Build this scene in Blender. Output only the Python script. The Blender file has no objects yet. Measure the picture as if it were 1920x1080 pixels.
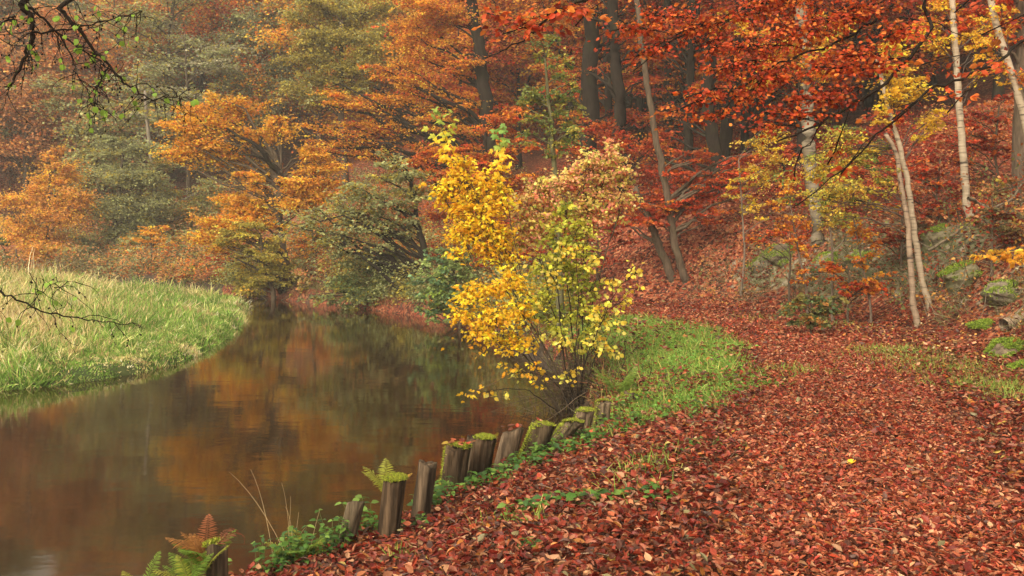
import bpy, math, numpy as np
from mathutils import Vector
rng = np.random.default_rng(11)
S = bpy.context.scene
COL = S.collection
F, HX, HY, CZ = 1663.0, 960.0, 450.0, 1.65
WATER = -0.85

# ------------------------------------------------------------------ helpers
def U(a, b, n=None): return rng.uniform(a, b, n)
def N(s, n=None): return rng.normal(0, s, n)
def px(x, y, Y): return np.array([(x - HX) / F * Y, Y, CZ + (HY - y) / F * Y])
def ss(a, b, x):
    t = np.clip((x - a) / (b - a), 0, 1); return t * t * (3 - 2 * t)
def nrmz(v): return v / np.maximum(np.linalg.norm(v, axis=-1, keepdims=True), 1e-9)

def smooth_line(p, k=8):
    p = np.array(p, float); out = []
    q = np.vstack([2 * p[0] - p[1], p, 2 * p[-1] - p[-2]])
    for i in range(1, len(q) - 2):
        a, b, c, d = q[i - 1], q[i], q[i + 1], q[i + 2]
        for t in np.arange(k) / k:
            out.append(.5 * (2 * b + (c - a) * t + (2 * a - 5 * b + 4 * c - d) * t * t + (3 * b - a - 3 * c + d) * t ** 3))
    out.append(p[-1]); return np.array(out)

RB = smooth_line([(-40, -14), (-14, -4), (-6.4, 1.2), (-3.7, 3.4), (-2.15, 4.9), (-1.38, 5.75), (-.78, 6.75), (-.24, 7.75), (.30, 8.7), (.85, 9.6), (1.03, 12), (.9, 16), (0, 21), (-1.9, 27), (-5, 31.8), (-8.6, 36), (-12, 39.6), (-25, 46), (-60, 53), (-200, 60)])
LB = smooth_line([(-200, -20), (-50, 2), (-30, 8.5), (-14, 12.8), (-8.4, 14.6), (-6.7, 17.3), (-6.9, 21), (-7.5, 24.5), (-9, 30), (-11, 34.6), (-20, 38.5), (-40, 43), (-70, 47.5), (-200, 53)])
FT = smooth_line([(4.6, -30), (5, 0), (5.6, 6), (6.1, 9), (6.7, 12), (7.1, 15), (6.9, 18), (6, 20.6), (4.2, 23), (1.5, 26), (-1.5, 30.5), (-5, 35.5), (-9, 40.5), (-14, 45), (-30, 53), (-70, 61), (-200, 68)])
PC = smooth_line([(.2, -12), (.7, -4), (1.15, 0), (1.95, 4.4), (2.75, 7), (4.05, 10.6), (4.7, 13.8), (4.5, 16.8), (3.3, 19.4), (1.4, 21.8), (-1.2, 26), (-4.2, 31.5), (-8, 36.8), (-12.5, 41.2)])

def sdist(line, X, Y, side=1):
    sh = X.shape; P = np.stack([X.ravel(), Y.ravel()], 1).astype(float)
    best = np.full(len(P), 1e18); sg = np.ones(len(P))
    for a, b in zip(line[:-1], line[1:]):
        d = b - a; L = max((d @ d), 1e-9)
        t = np.clip(((P - a) @ d) / L, 0, 1)
        r = P - (a + t[:, None] * d); q = (r * r).sum(1)
        c = d[0] * (P[:, 1] - a[1]) - d[1] * (P[:, 0] - a[0])
        m = q < best - 1e-12
        best[m] = q[m]; sg[m] = np.where(c[m] < 0, 1, -1)
    return (np.sqrt(best) * sg * side).reshape(sh)

# cheap value noise
_G = rng.random((64, 64))
def vnoise(X, Y, s=1.0):
    x = np.asarray(X) / s + 100.3; y = np.asarray(Y) / s + 77.7
    i = np.floor(x).astype(int); j = np.floor(y).astype(int)
    fx = x - i; fy = y - j; fx = fx * fx * (3 - 2 * fx); fy = fy * fy * (3 - 2 * fy)
    g = lambda a, b: _G[a % 64, b % 64]
    return (g(i, j) * (1 - fx) + g(i + 1, j) * fx) * (1 - fy) + (g(i, j + 1) * (1 - fx) + g(i + 1, j + 1) * fx) * fy

def fields(X, Y):
    return sdist(RB, X, Y), sdist(LB, X, Y, -1), sdist(FT, X, Y)

def height(X, Y, f=None):
    X = np.asarray(X, float); Y = np.asarray(Y, float)
    dR, dL, dF = f if f is not None else fields(X, Y)
    n1 = vnoise(X, Y, 1.7) - .5; n2 = vnoise(X, Y, .6) - .5; n3 = vnoise(X, Y, 6.) - .5
    zr = -1.25 + .9 * ss(-.35, .22, dR) + .35 * ss(.1, 2.2, dR) + .05 * n1 * ss(.3, 1.5, dR)
    near = ss(33, 24, Y) * ss(-2, 2, X)
    d = np.maximum(dF, 0)
    hill = .40 * d - .40 * .5 * np.maximum(d - 62, 0) + 1.5 * near * ss(.1, 2.6, d) * (.75 + .7 * n3)
    hill = np.where(d > 62, np.minimum(hill, .40 * 62 + .2 * (d - 62)), hill)
    hill = hill + ss(.2, 3, d) * (.55 * n1 + .22 * n2 + 1.2 * n3 * ss(4, 14, d))
    zr = zr + np.where(dF > 0, hill, 0)
    zl = -1.4 + .75 * ss(-.5, .5, dL) +   .52 * ss(.4, 6, dL) + .022 * np.clip(dL, 0, 40) + (.16 * n1 + .35 * n3) * ss(.3, 2, dL)
    bed = -1.4 - .9 * ss(0, 2.0, np.minimum(-dR, -dL))
    return np.where(dR > -.35, zr, np.where(dL > -.5, zl, bed))

def hit_land(x, y):
    q = hit(x, y)
    while q[2] < -.5 and y < 1120: y += 4; q = hit(x, y)
    return q
def h1(x, y): return float(height(np.array([x]), np.array([y]))[0])
_T = np.concatenate([np.arange(3, 40, .02), np.arange(40, 140, .1)])
def hit(x, y):
    """the point of the ground (or water) seen at a pixel"""
    X = (x - HX) / F * _T; Z = CZ + (HY - y) / F * _T
    h = np.maximum(height(X, _T), -3)
    k = np.argmax(Z <= h)
    if not (Z <= h).any(): k = len(_T) - 1
    return np.array([X[k], _T[k], h[k]])

# ------------------------------------------------------------------ mesh builder
class MB:
    def __init__(s): s.v, s.l, s.t, s.c, s.sm, s.n = [], [], [], [], [], 0
    def raw(s, V, loops, totals, col, smooth=False):
        V = np.asarray(V, np.float32).reshape(-1, 3)
        s.v.append(V); s.l.append(np.asarray(loops, np.int32) + s.n); s.t.append(np.asarray(totals, np.int32))
        c = np.asarray(col, np.float32)
        if c.ndim == 1: c = np.tile(c, (len(V), 1))
        s.c.append(c[:, :3]); s.sm.append(np.full(len(totals), smooth)); s.n += len(V)
    def inst(s, tm, pos, xd, nr, size, col):
        tv, tf = tm; n = len(pos)
        if n == 0: return
        x = nrmz(np.asarray(xd, float)); nr = np.asarray(nr, float)
        z = nr - (nr * x).sum(1, keepdims=True) * x; z = nrmz(z + 1e-6); y = np.cross(z, x)
        size = np.asarray(size, float)
        if size.ndim == 1: size = np.repeat(size[:, None], 3, 1)
        k = len(tv)
        V = pos[:, None, :] + (tv[None, :, 0:1] * size[:, None, 0:1]) * x[:, None] + (tv[None, :, 1:2] * size[:, None, 1:2]) * y[:, None] + (tv[None, :, 2:3] * size[:, None, 2:3]) * z[:, None]
        flat = np.concatenate([np.array(f) for f in tf]); tot = np.array([len(f) for f in tf])
        L = (flat[None] + (np.arange(n) * k)[:, None]).ravel()
        s.raw(V.reshape(-1, 3), L, np.tile(tot, n), np.repeat(np.asarray(col, float).reshape(n, 3), k, 0))
    def tubes(s, P, R, sides, col, smooth=True):
        """P (n,k,3) centre lines, R (n,k) radii"""
        P = np.asarray(P, float); R = np.asarray(R, float)
        if P.ndim == 2: P = P[None]; R = R[None]
        n, k, _ = P.shape
        T = np.gradient(P, axis=1); T = nrmz(T)
        ref = np.where(np.abs(T[:, :1, 2:3]) > .9, np.array([1., 0, 0]), np.array([0, 0, 1.]))
        A = nrmz(np.cross(T, np.broadcast_to(ref, T.shape))); B = np.cross(T, A)
        a = np.arange(sides) / sides * 2 * math.pi
        V = P[:, :, None] + R[:, :, None, None] * (np.cos(a)[:, None] * A[:, :, None] + np.sin(a)[:, None] * B[:, :, None])
        i = np.arange(k - 1)[:, None] * sides; j = np.arange(sides)[None]; j2 = (j + 1) % sides
        q = np.stack([i + j, i + j2, i + sides + j2, i + sides + j], -1).reshape(-1)
        L = (q[None] + (np.arange(n) * k * sides)[:, None]).ravel()
        col = np.asarray(col, float)
        if col.ndim == 2 and len(col) == n: col = np.repeat(col, k * sides, 0)
        s.raw(V.reshape(-1, 3), L, np.full(n * (k - 1) * sides, 4), col, smooth)
        cap = ((k - 1) * sides + np.arange(sides))[None] + (np.arange(n) * k * sides)[:, None]
        s.l.append((cap + s.n - n * k * sides).astype(np.int32).ravel()); s.t.append(np.full(n, sides, np.int32)); s.sm.append(np.full(n, False))
    def build(s, name, mat, parent=None):
        me = bpy.data.meshes.new(name)
        V = np.concatenate(s.v); L = np.concatenate(s.l); T = np.concatenate(s.t)
        me.vertices.add(len(V)); me.vertices.foreach_set('co', V.ravel())
        me.loops.add(len(L)); me.loops.foreach_set('vertex_index', L)
        me.polygons.add(len(T)); st = np.concatenate([[0], np.cumsum(T)[:-1]]).astype(np.int32)
        me.polygons.foreach_set('loop_start', st); me.polygons.foreach_set('loop_total', T)
        me.polygons.foreach_set('use_smooth', np.concatenate(s.sm))
        at = me.color_attributes.new('Col', 'FLOAT_COLOR', 'POINT')
        C = np.ones((len(V), 4), np.float32); C[:, :3] = np.concatenate(s.c)
        at.data.foreach_set('color', C.ravel())
        me.materials.append(mat); me.update(calc_edges=True)
        o = bpy.data.objects.new(name, me); COL.objects.link(o)
        if parent is not None:
            o.parent = parent
            me.vertices.foreach_set('co', (V - np.array(parent.location, np.float32)).ravel()); me.update()
        return o

def tag(o, label=None, cat=None, group=None, kind=None):
    if label: o['label'] = label
    if cat: o['category'] = cat
    if group: o['group'] = group
    if kind: o['kind'] = kind
    return o
def empty(name, loc, label, cat, group=None):
    o = bpy.data.objects.new(name, None); COL.objects.link(o); o.location = Vector([float(v) for v in loc])
    o.empty_display_size = .2
    return tag(o, label, cat, group)

# leaf templates
RH = (np.array([(0, 0, 0), (.5, .34, .10), (1, 0, -.06), (.5, -.34, .10)]), [(0, 1, 2, 3)])
def leaf8(w=.33, fold=.08, curl=-.1):
    return (np.array([(0, 0, 0), (1, 0, curl), (.33, 0, 0.02), (.68, 0, .02 + curl * .3), (.30, w, fold), (.66, w * .85, fold + curl * .3), (.30, -w, fold), (.66, -w * .85, fold + curl * .3)]),
            [(0, 2, 4), (2, 3, 5, 4), (3, 1, 5), (0, 6, 2), (2, 6, 7, 3), (3, 7, 1)])
LF = leaf8()
LITTER = [leaf8(.29, .14, .18), leaf8(.22, .22, -.25), leaf8(.31, .06, .26), leaf8(.17, .24, .32), leaf8(.29, -.14, -.16), leaf8(.12, .26, .1)]
def maple():
    pts = [(0, 0), (-.04, .10), (.0, .34), (.16, .22), (.30, .42), (.46, .40), (.48, .14), (.70, .18), (1, 0)]
    pts = pts + [(x, -y) for x, y in pts[::-1][1:-1]]
    v = [(.35, 0, .05)] + [(x, y, -.10 * abs(y) - .16 * max(0, x - .4)) for x, y in pts]; k = len(pts)
    return (np.array(v), [(0, 1 + i, 1 + (i + 1) % k) for i in range(k)])
MAPLE = maple()
def blade(b, kz=0):
    t = np.array([0, .35, .7, 1.]); z = b * t ** 2; x = t * (1 - .35 * abs(b) * t)
    w = [.5, .45, .3, 0]
    v = []
    for i in range(3): v += [(x[i], w[i], z[i]), (x[i], -w[i], z[i])]
    v.append((x[3], 0, z[3]))
    return (np.array(v), [(0, 1, 3, 2), (2, 3, 5, 4), (4, 5, 6)])
BLADES = [blade(.1), blade(.35), blade(.65), blade(1.0)]
def blade_inst(mb, pos, up, L, w, col):
    n = len(pos); k = rng.integers(0, len(BLADES), n)
    az = U(0, 2 * math.pi, n); nr = np.stack([np.cos(az), np.sin(az), 0 * az], 1)
    for i, b in enumerate(BLADES):
        m = k == i
        mb.inst(b, pos[m], up[m], nr[m], np.stack([L[m], w[m], L[m]], 1), col[m])

# ------------------------------------------------------------------ materials
def newmat(name):
    m = bpy.data.materials.new(name); m.use_nodes = True; nt = m.node_tree; nt.nodes.clear()
    o = nt.nodes.new('ShaderNodeOutputMaterial'); return m, nt, o
def nd(nt, t, **k):
    n = nt.nodes.new(t)
    for a, b in k.items():
        if a.startswith('i_'): n.inputs[a[2:].replace('_', ' ')].default_value = b
        else: setattr(n, a, b)
    return n
def leaf_mat(name, trans=.35, rough=.55, spec=.3):
    m, nt, o = newmat(name); L = nt.links.new
    a = nd(nt, 'ShaderNodeVertexColor', layer_name='Col')
    p = nd(nt, 'ShaderNodeBsdfPrincipled'); p.inputs['Roughness'].default_value = rough; p.inputs['Specular IOR Level'].default_value = spec
    t = nd(nt, 'ShaderNodeBsdfTranslucent'); mx = nd(nt, 'ShaderNodeMixShader'); mx.inputs[0].default_value = trans
    L(a.outputs[0], p.inputs['Base Color']); L(a.outputs[0], t.inputs[0]); L(p.outputs[0], mx.inputs[1]); L(t.outputs[0], mx.inputs[2]); L(mx.outputs[0], o.inputs[0])
    return m
M_LEAF = leaf_mat('leaf', .52)
M_GRASS = leaf_mat('grass', .3, .6, .2)
M_LITTER = leaf_mat('litter', .12, .5, .35)

def bark_mat(name, scale=(7, 7, 1.1), lo=.45, hi=1.3, moss=0., bump=.5):
    m, nt, o = newmat(name); L = nt.links.new
    a = nd(nt, 'ShaderNodeVertexColor', layer_name='Col'); g = nd(nt, 'ShaderNodeTexCoord'); mp = nd(nt, 'ShaderNodeMapping'); mp.inputs['Scale'].default_value = scale
    n = nd(nt, 'ShaderNodeTexNoise'); n.inputs['Scale'].default_value = 3; n.inputs['Detail'].default_value = 6; n.inputs['Roughness'].default_value = .65
    r = nd(nt, 'ShaderNodeMapRange'); r.inputs[1].default_value = .3; r.inputs[2].default_value = .7; r.inputs[3].default_value = lo; r.inputs[4].default_value = hi
    mu = nd(nt, 'ShaderNodeVectorMath', operation='SCALE')
    p = nd(nt, 'ShaderNodeBsdfPrincipled'); p.inputs['Roughness'].default_value = .9; p.inputs['Specular IOR Level'].default_value = .1
    b = nd(nt, 'ShaderNodeBump'); b.inputs['Strength'].default_value = bump; b.inputs['Distance'].default_value = .03
    L(g.outputs['Object'], mp.inputs[0]); L(mp.outputs[0], n.inputs[0]); L(n.outputs[0], r.inputs[0]); L(a.outputs[0], mu.inputs[0]); L(r.outputs[0], mu.inputs['Scale'])
    src = mu.outputs[0]
    if moss > 0:
        n2 = nd(nt, 'ShaderNodeTexNoise'); n2.inputs['Scale'].default_value = 2.2; n2.inputs['Detail'].default_value = 5
        r2 = nd(nt, 'ShaderNodeMapRange'); r2.inputs[1].default_value = .52; r2.inputs[2].default_value = .66; r2.inputs[4].default_value = moss
        mx = nd(nt, 'ShaderNodeMix', data_type='RGBA'); mx.inputs[7].default_value = (.06, .075, .02, 1)
        L(g.outputs['Object'], n2.inputs[0]); L(n2.outputs[0], r2.inputs[0]); L(r2.outputs[0], mx.inputs[0]); L(src, mx.inputs[6]); src = mx.outputs[2]
    L(src, p.inputs['Base Color']); L(n.outputs[0], b.inputs['Height']); L(b.outputs[0], p.inputs['Normal']); L(p.outputs[0], o.inputs[0])
    return m
M_BARK = bark_mat('bark', moss=.14)
M_POST = bark_mat('weathered_wood', (16, 16, 1.2), .25, 1.5, .35, .9)
M_ROCK = bark_mat('rock', (2, 2, 3.5), .4, 1.35, .6, 1.0)
def birch_mat():
    m, nt, o = newmat('birch_bark'); L = nt.links.new
    g = nd(nt, 'ShaderNodeTexCoord'); mp = nd(nt, 'ShaderNodeMapping'); mp.inputs['Scale'].default_value = (2.2, 2.2, 15)
    n = nd(nt, 'ShaderNodeTexNoise'); n.inputs['Scale'].default_value = 1.6; n.inputs['Detail'].default_value = 4
    r = nd(nt, 'ShaderNodeValToRGB'); e = r.color_ramp.elements
    e[0].position = .33; e[0].color = (.06, .045, .035, 1); e[1].position = .43; e[1].color = (.40, .34, .27, 1)
    x = r.color_ramp.elements.new(.7); x.color = (.56, .49, .40, 1)
    a = nd(nt, 'ShaderNodeVertexColor', layer_name='Col'); mx = nd(nt, 'ShaderNodeMix', data_type='RGBA', blend_type='MULTIPLY'); mx.inputs[0].default_value = 1
    p = nd(nt, 'ShaderNodeBsdfPrincipled'); p.inputs['Roughness'].default_value = .7
    L(g.outputs['Object'], mp.inputs[0]); L(mp.outputs[0], n.inputs[0]); L(n.outputs[0], r.inputs[0]); L(r.outputs[0], mx.inputs[6]); L(a.outputs[0], mx.inputs[7]); L(mx.outputs[2], p.inputs['Base Color']); L(p.outputs[0], o.inputs[0])
    return m
M_BIRCH = birch_mat()

def ground_mat(name, litter_only=False):
    m, nt, o = newmat(name); L = nt.links.new
    g = nd(nt, 'ShaderNodeTexCoord'); a = nd(nt, 'ShaderNodeVertexColor', layer_name='Col')   # Col: r litter  g grass  b rock
    sp = nd(nt, 'ShaderNodeSeparateColor'); L(a.outputs[0], sp.inputs[0])
    v = nd(nt, 'ShaderNodeTexVoronoi'); v.inputs['Scale'].default_value = 17; v.inputs['Randomness'].default_value = 1
    nz = nd(nt, 'ShaderNodeTexNoise'); nz.inputs['Scale'].default_value = 9; nz.inputs['Detail'].default_value = 3
    ad = nd(nt, 'ShaderNodeMix', data_type='RGBA', blend_type='LINEAR_LIGHT'); ad.inputs[0].default_value = .05
    L(g.outputs['Object'], ad.inputs[6]); L(nz.outputs['Color'], ad.inputs[7]); L(ad.outputs[2], v.inputs[0])
    s2 = nd(nt, 'ShaderNodeSeparateColor'); L(v.outputs['Color'], s2.inputs[0])
    r = nd(nt, 'ShaderNodeValToRGB'); r.color_ramp.interpolation = 'CONSTANT'; e = r.color_ramp.elements
    e[0].position = 0; e[0].color = (.05, .014, .008, 1); e[1].position = .25; e[1].color = (.16, .028, .012, 1)
    for p_, c_ in ((.5, (.22, .05, .02, 1)), (.72, (.29, .095, .04, 1)), (.88, (.36, .16, .075, 1))):
        q = r.color_ramp.elements.new(p_); q.color = c_
    L(s2.outputs[0], r.inputs[0])
    n2 = nd(nt, 'ShaderNodeTexNoise'); n2.inputs['Scale'].default_value = .55; n2.inputs['Detail'].default_value = 6
    r2 = nd(nt, 'ShaderNodeMapRange'); r2.inputs[1].default_value = .3; r2.inputs[2].default_value = .7; r2.inputs[3].default_value = .55; r2.inputs[4].default_value = 1.2
    L(g.outputs['Object'], n2.inputs[0]); L(n2.outputs[0], r2.inputs[0])
    lit = nd(nt, 'ShaderNodeVectorMath', operation='SCALE'); L(r.outputs[0], lit.inputs[0]); L(r2.outputs[0], lit.inputs['Scale'])
    n3 = nd(nt, 'ShaderNodeTexNoise'); n3.inputs['Scale'].default_value = 6; n3.inputs['Detail'].default_value = 8
    soil = nd(nt, 'ShaderNodeValToRGB'); e = soil.color_ramp.elements; e[0].position = .3; e[0].color = (.018, .012, .008, 1); e[1].position = .7; e[1].color = (.075, .05, .032, 1); L(g.outputs['Object'], n3.inputs[0]); L(n3.outputs[0], soil.inputs[0])
    grs = nd(nt, 'ShaderNodeValToRGB'); e = grs.color_ramp.elements; e[0].position = .3; e[0].color = (.03, .05, .012, 1); e[1].position = .7; e[1].color = (.06, .075, .02, 1); L(n3.outputs[0], grs.inputs[0])
    rk = nd(nt, 'ShaderNodeValToRGB'); e = rk.color_ramp.elements; e[0].position = .35; e[0].color = (.05, .045, .03, 1); e[1].position = .68; e[1].color = (.22, .18, .13, 1); L(n3.outputs[0], rk.inputs[0])
    q = rk.color_ramp.elements.new(.5); q.color = (.085, .09, .035, 1)
    def mix(f, A, B):
        k = nd(nt, 'ShaderNodeMix', data_type='RGBA'); L(f, k.inputs[0]); L(A, k.inputs[6]); L(B, k.inputs[7]); return k.outputs[2]
    def noisy(ch, w=.55):
        k = nd(nt, 'ShaderNodeMath', operation='MULTIPLY_ADD'); L(n3.outputs[0], k.inputs[0]); k.inputs[1].default_value = w * 2; L(ch, k.inputs[2])
        r_ = nd(nt, 'ShaderNodeMapRange'); r_.inputs[1].default_value = .5 + w - .12; r_.inputs[2].default_value = .5 + w + .12; L(k.outputs[0], r_.inputs[0]); return r_.outputs[0]
    c = mix(noisy(sp.outputs[0]), soil.outputs[0], lit.outputs[0]); c = mix(noisy(sp.outputs[1]), c, grs.outputs[0]); c = mix(noisy(sp.outputs[2]), c, rk.outputs[0])
    p = nd(nt, 'ShaderNodeBsdfPrincipled'); p.inputs['Roughness'].default_value = .8; p.inputs['Specular IOR Level'].default_value = .25
    b = nd(nt, 'ShaderNodeBump'); b.inputs['Strength'].default_value = .8; b.inputs['Distance'].default_value = .03
    hm = nd(nt, 'ShaderNodeMath', operation='ADD'); L(s2.outputs[1], hm.inputs[0]); L(n3.outputs[0], hm.inputs[1]); L(hm.outputs[0], b.inputs['Height']); L(b.outputs[0], p.inputs['Normal'])
    L(c, p.inputs['Base Color']); L(p.outputs[0], o.inputs[0]); return m
M_GROUND = ground_mat('forest_ground')
def water_mat():
    m, nt, o = newmat('river_water'); L = nt.links.new
    g = nd(nt, 'ShaderNodeTexCoord'); mp = nd(nt, 'ShaderNodeMapping'); mp.inputs['Scale'].default_value = (.7, 1.6, 1); mp.inputs['Rotation'].default_value = (0, 0, .5)
    n = nd(nt, 'ShaderNodeTexNoise'); n.inputs['Scale'].default_value = 2.2; n.inputs['Detail'].default_value = 3
    b = nd(nt, 'ShaderNodeBump'); b.inputs['Strength'].default_value = .010; b.inputs['Distance'].default_value = .2
    p = nd(nt, 'ShaderNodeBsdfPrincipled'); p.inputs['Base Color'].default_value = (.020, .0105, .0035, 1); p.inputs['Roughness'].default_value = .055; p.inputs['IOR'].default_value = 1.6
    L(g.outputs['Object'], mp.inputs[0]); L(mp.outputs[0], n.inputs[0]); L(n.outputs[0], b.inputs['Height']); L(b.outputs[0], p.inputs['Normal']); L(p.outputs[0], o.inputs[0]); return m
M_WATER = water_mat()

# ------------------------------------------------------------------ colours
RED = (.44, .055, .016); DRED = (.24, .030, .014); RUST = (.54, .15, .025); ORG = (.70, .30, .028); GOLD = (.78, .47, .05); YEL = (.80, .50, .03); LEM = (.70, .56, .07)
OLV = (.38, .32, .055); GRG = (.33, .35, .15); GRN = (.13, .21, .05); LGRN = (.33, .44, .08); BRP = (.54, .25, .10); TAN = (.45, .21, .095); PCH = (.62, .27, .14); DORG = (.60, .30, .08); BLG = (.23, .29, .09)
BK_D = (.022, .016, .012); BK_G = (.10, .072, .05); BK_B = (.09, .066, .045)

def pick(cols, w, n):
    cols = np.array(cols); w = np.array(w, float) / np.sum(w); return cols[rng.choice(len(cols), n, p=w)]

# ------------------------------------------------------------------ trees
DK = 3.0
def polyline_at(P, t):
    P = np.asarray(P); k = len(P) - 1; f = np.clip(t * k, 0, k - 1e-6); i = int(f); return P[i] + (P[i + 1] - P[i]) * (f - i)
def grow(wood, leaves, trunk, r0, r1, blobs, tm, size, cols, w, bark, dens=1.5, flat=.5, per=30, up=.45, sides=9, droop=.15, limb=True, near=False, face=.15, rs=1.42, limbc=None, limbk=1., scatter=.42, twig_r=.007, spread_col=.3):
    """trunk polyline, crown blobs (centre, (rx,ry,rz)[, cols, w][, dens]); limbs run to every blob, twigs fill it, leaves sit on the twigs"""
    trunk = smooth_line(trunk, 4) if len(trunk) > 2 else np.array(trunk)
    K = len(trunk); tt = np.linspace(0, 1, K); R = r0 + (r1 - r0) * tt
    R = R * (1 + .5 * np.exp(-tt * 22)); wb = trunk.copy()
    if wood is not None and r0 > 0:
        wb[1:-1] += N(r0 * .12, (K - 2, 3)); wood.tubes(wb, R, sides, bark)
    for bl in blobs:
        c, rad = np.array(bl[0], float), np.array(bl[1], float) * rs
        bc, bw, bd = cols, w, dens * DK
        for e in bl[2:]:
            if isinstance(e, (int, float)): bd = dens * e
            else: bc, bw = e
        hd = np.linalg.norm((trunk - c)[:, :2], axis=1)
        zt = c[2] - .55 * hd
        k = int(np.argmin(np.abs(trunk[:, 2] - zt) + .25 * hd)); a = trunk[k]
        if near:
            d3 = np.linalg.norm(trunk - c, axis=1); k = max(0, int(np.argmin(d3)) - max(1, int(K * .12)))
            a = trunk[k]
        Lm = np.linalg.norm(c - a); t = np.linspace(0, 1, 7)[:, None]
        ctl = (a + c) / 2 + np.array([0, 0, .16 * Lm]) + N(.08 * Lm, 3)
        end = c + (c - a) / max(Lm, .01) * rad * .5
        lp = (1 - t) ** 2 * a + 2 * t * (1 - t) * ctl + t * t * end
        lp[1:-1] += N(.025 * Lm, (5, 3))
        ra = min(R[k] * .6, .010 + .020 * Lm) * limbk; lc_ = bark if limbc is None else limbc
        if wood is not None and limb: wood.tubes(lp, np.linspace(ra, .007, 7), 5, lc_)
        A = math.pi * rad[0] * rad[2]; la = .33 * size * size
        n = max(8, int(bd * A / la)); m = max(3, int(n / per))
        d = nrmz(N(1, (m, 3))); q = U(0, 1, m) ** .45 * np.exp(N(.2, m))
        tip = c + d * q[:, None] * rad
        s0 = np.array([polyline_at(lp, x) for x in U(.25, 1, m)]); s1 = np.array([polyline_at(lp, x) for x in U(.25, 1, m)])
        st = np.where((np.linalg.norm(s0 - tip, axis=1) < np.linalg.norm(s1 - tip, axis=1))[:, None], s0, s1)
        mid = (st + tip) / 2; ln = np.linalg.norm(tip - st, axis=1)[:, None]; mid = mid + N(.10, (m, 3)) * ln + np.array([0, 0, .1]) * ln
        tq = np.linspace(0, 1, 5)[None, :, None]
        TP = (1 - tq) ** 2 * st[:, None] + 2 * tq * (1 - tq) * mid[:, None] + tq * tq * tip[:, None]
        if wood is not None: wood.tubes(TP, np.tile(np.linspace(twig_r * 1.3, twig_r * .4, 5), (m, 1)), 3, lc_)
        # leaves
        who = np.repeat(np.arange(m), per); nl = len(who); u = U(.25, 1.05, nl)[:, None]
        pos = (1 - u) ** 2 * st[who] + 2 * u * (1 - u) * mid[who] + u * u * tip[who]
        dirv = nrmz(tip[who] - mid[who] + 1e-6); sd = nrmz(np.cross(dirv, np.array([0, 0, 1.])) + 1e-6)
        sg = rng.choice([-1., 1.], nl)[:, None]; sp = np.abs(N(1, nl))[:, None] * scatter * np.minimum(np.maximum(ln[who] * .55, size * 1.5), .9)
        pos = pos + sd * sg * sp + dirv * N(.5, nl)[:, None] * sp * .5; pos[:, 2] += N(1, nl) * sp[:, 0] * flat * .6 - sp[:, 0] * droop
        xd = nrmz(sd * sg + dirv * U(.2, 1.1, nl)[:, None] + N(.3, (nl, 3))); xd[:, 2] -= droop
        nr = N(.6, (nl, 3)) + np.array([0, -face, up])
        tc = pick(bc, bw, m); lc = tc[who]; alt = pick(bc, bw, nl); lc = lc + (alt - lc) * (rng.random(nl) < spread_col)[:, None]
        lc = lc * np.exp(N(.20, m))[who][:, None] * np.exp(N(.22, nl))[:, None]
        leaves.inst(tm, pos, xd, nr, size * U(.7, 1.3, nl), np.clip(lc, .004, .9))
        
def B(Y, *bl, split=False):
    """pixel blobs (x, y, rx, ry[, dY][, extra...]) at depth Y"""
    out = []
    for b in bl:
        x, y, rx, ry = b[:4]; dy = b[4] if len(b) > 4 else 0; Yb = Y + dy; k = Yb / F
        c, R_ = px(x, y, Yb), np.array([rx * k, max(.5 * (rx + ry) * k * .9, .15), ry * k])
        if not split: out.append((c, tuple(R_)) + tuple(b[5:])); continue
        for j in range(3):       # every mass of foliage is three thin, uneven sprays
            o = np.array([U(-.75, .75), U(-.6, .6), (-.75, 0, .75)[j] + U(-.2, .2)]) * R_
            out.append((c + o, tuple(R_ * np.array([U(.5, .95), U(.5, .9), U(.22, .42)]))) + tuple(b[5:]))
    return out
def tree(name, label, cat, base, trunk, r0, r1, blobs, tm=RH, size=.13, cols=(ORG,), w=(1,), bark=BK_B, mat=None, group=None, crown='crown', **k):
    e = empty(name, base, label, cat, group)
    wd, lv = MB(), MB()
    grow(wd, lv, trunk, r0, r1, blobs, tm, size, cols, w, bark, **k)
    if wd.n: wd.build('trunk' if r0 > .03 else 'stem', mat or M_BARK, e)
    if lv.n: lv.build(crown, M_LEAF, e)
    return e
def trunk_px(Y, pts, ground=True, top=None):
    P = [px(x, y, Y) for x, y in pts]
    if ground:
        g = h1(P[0][0], Y) - .12
        if P[0][2] > g + .05: P.insert(0, np.array([P[0][0] + (P[0][0] - P[1][0]) * .15, Y, g]))
        else: P[0][2] = g
    if top: P.append(P[-1] + np.array(top, float))
    return P
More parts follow.
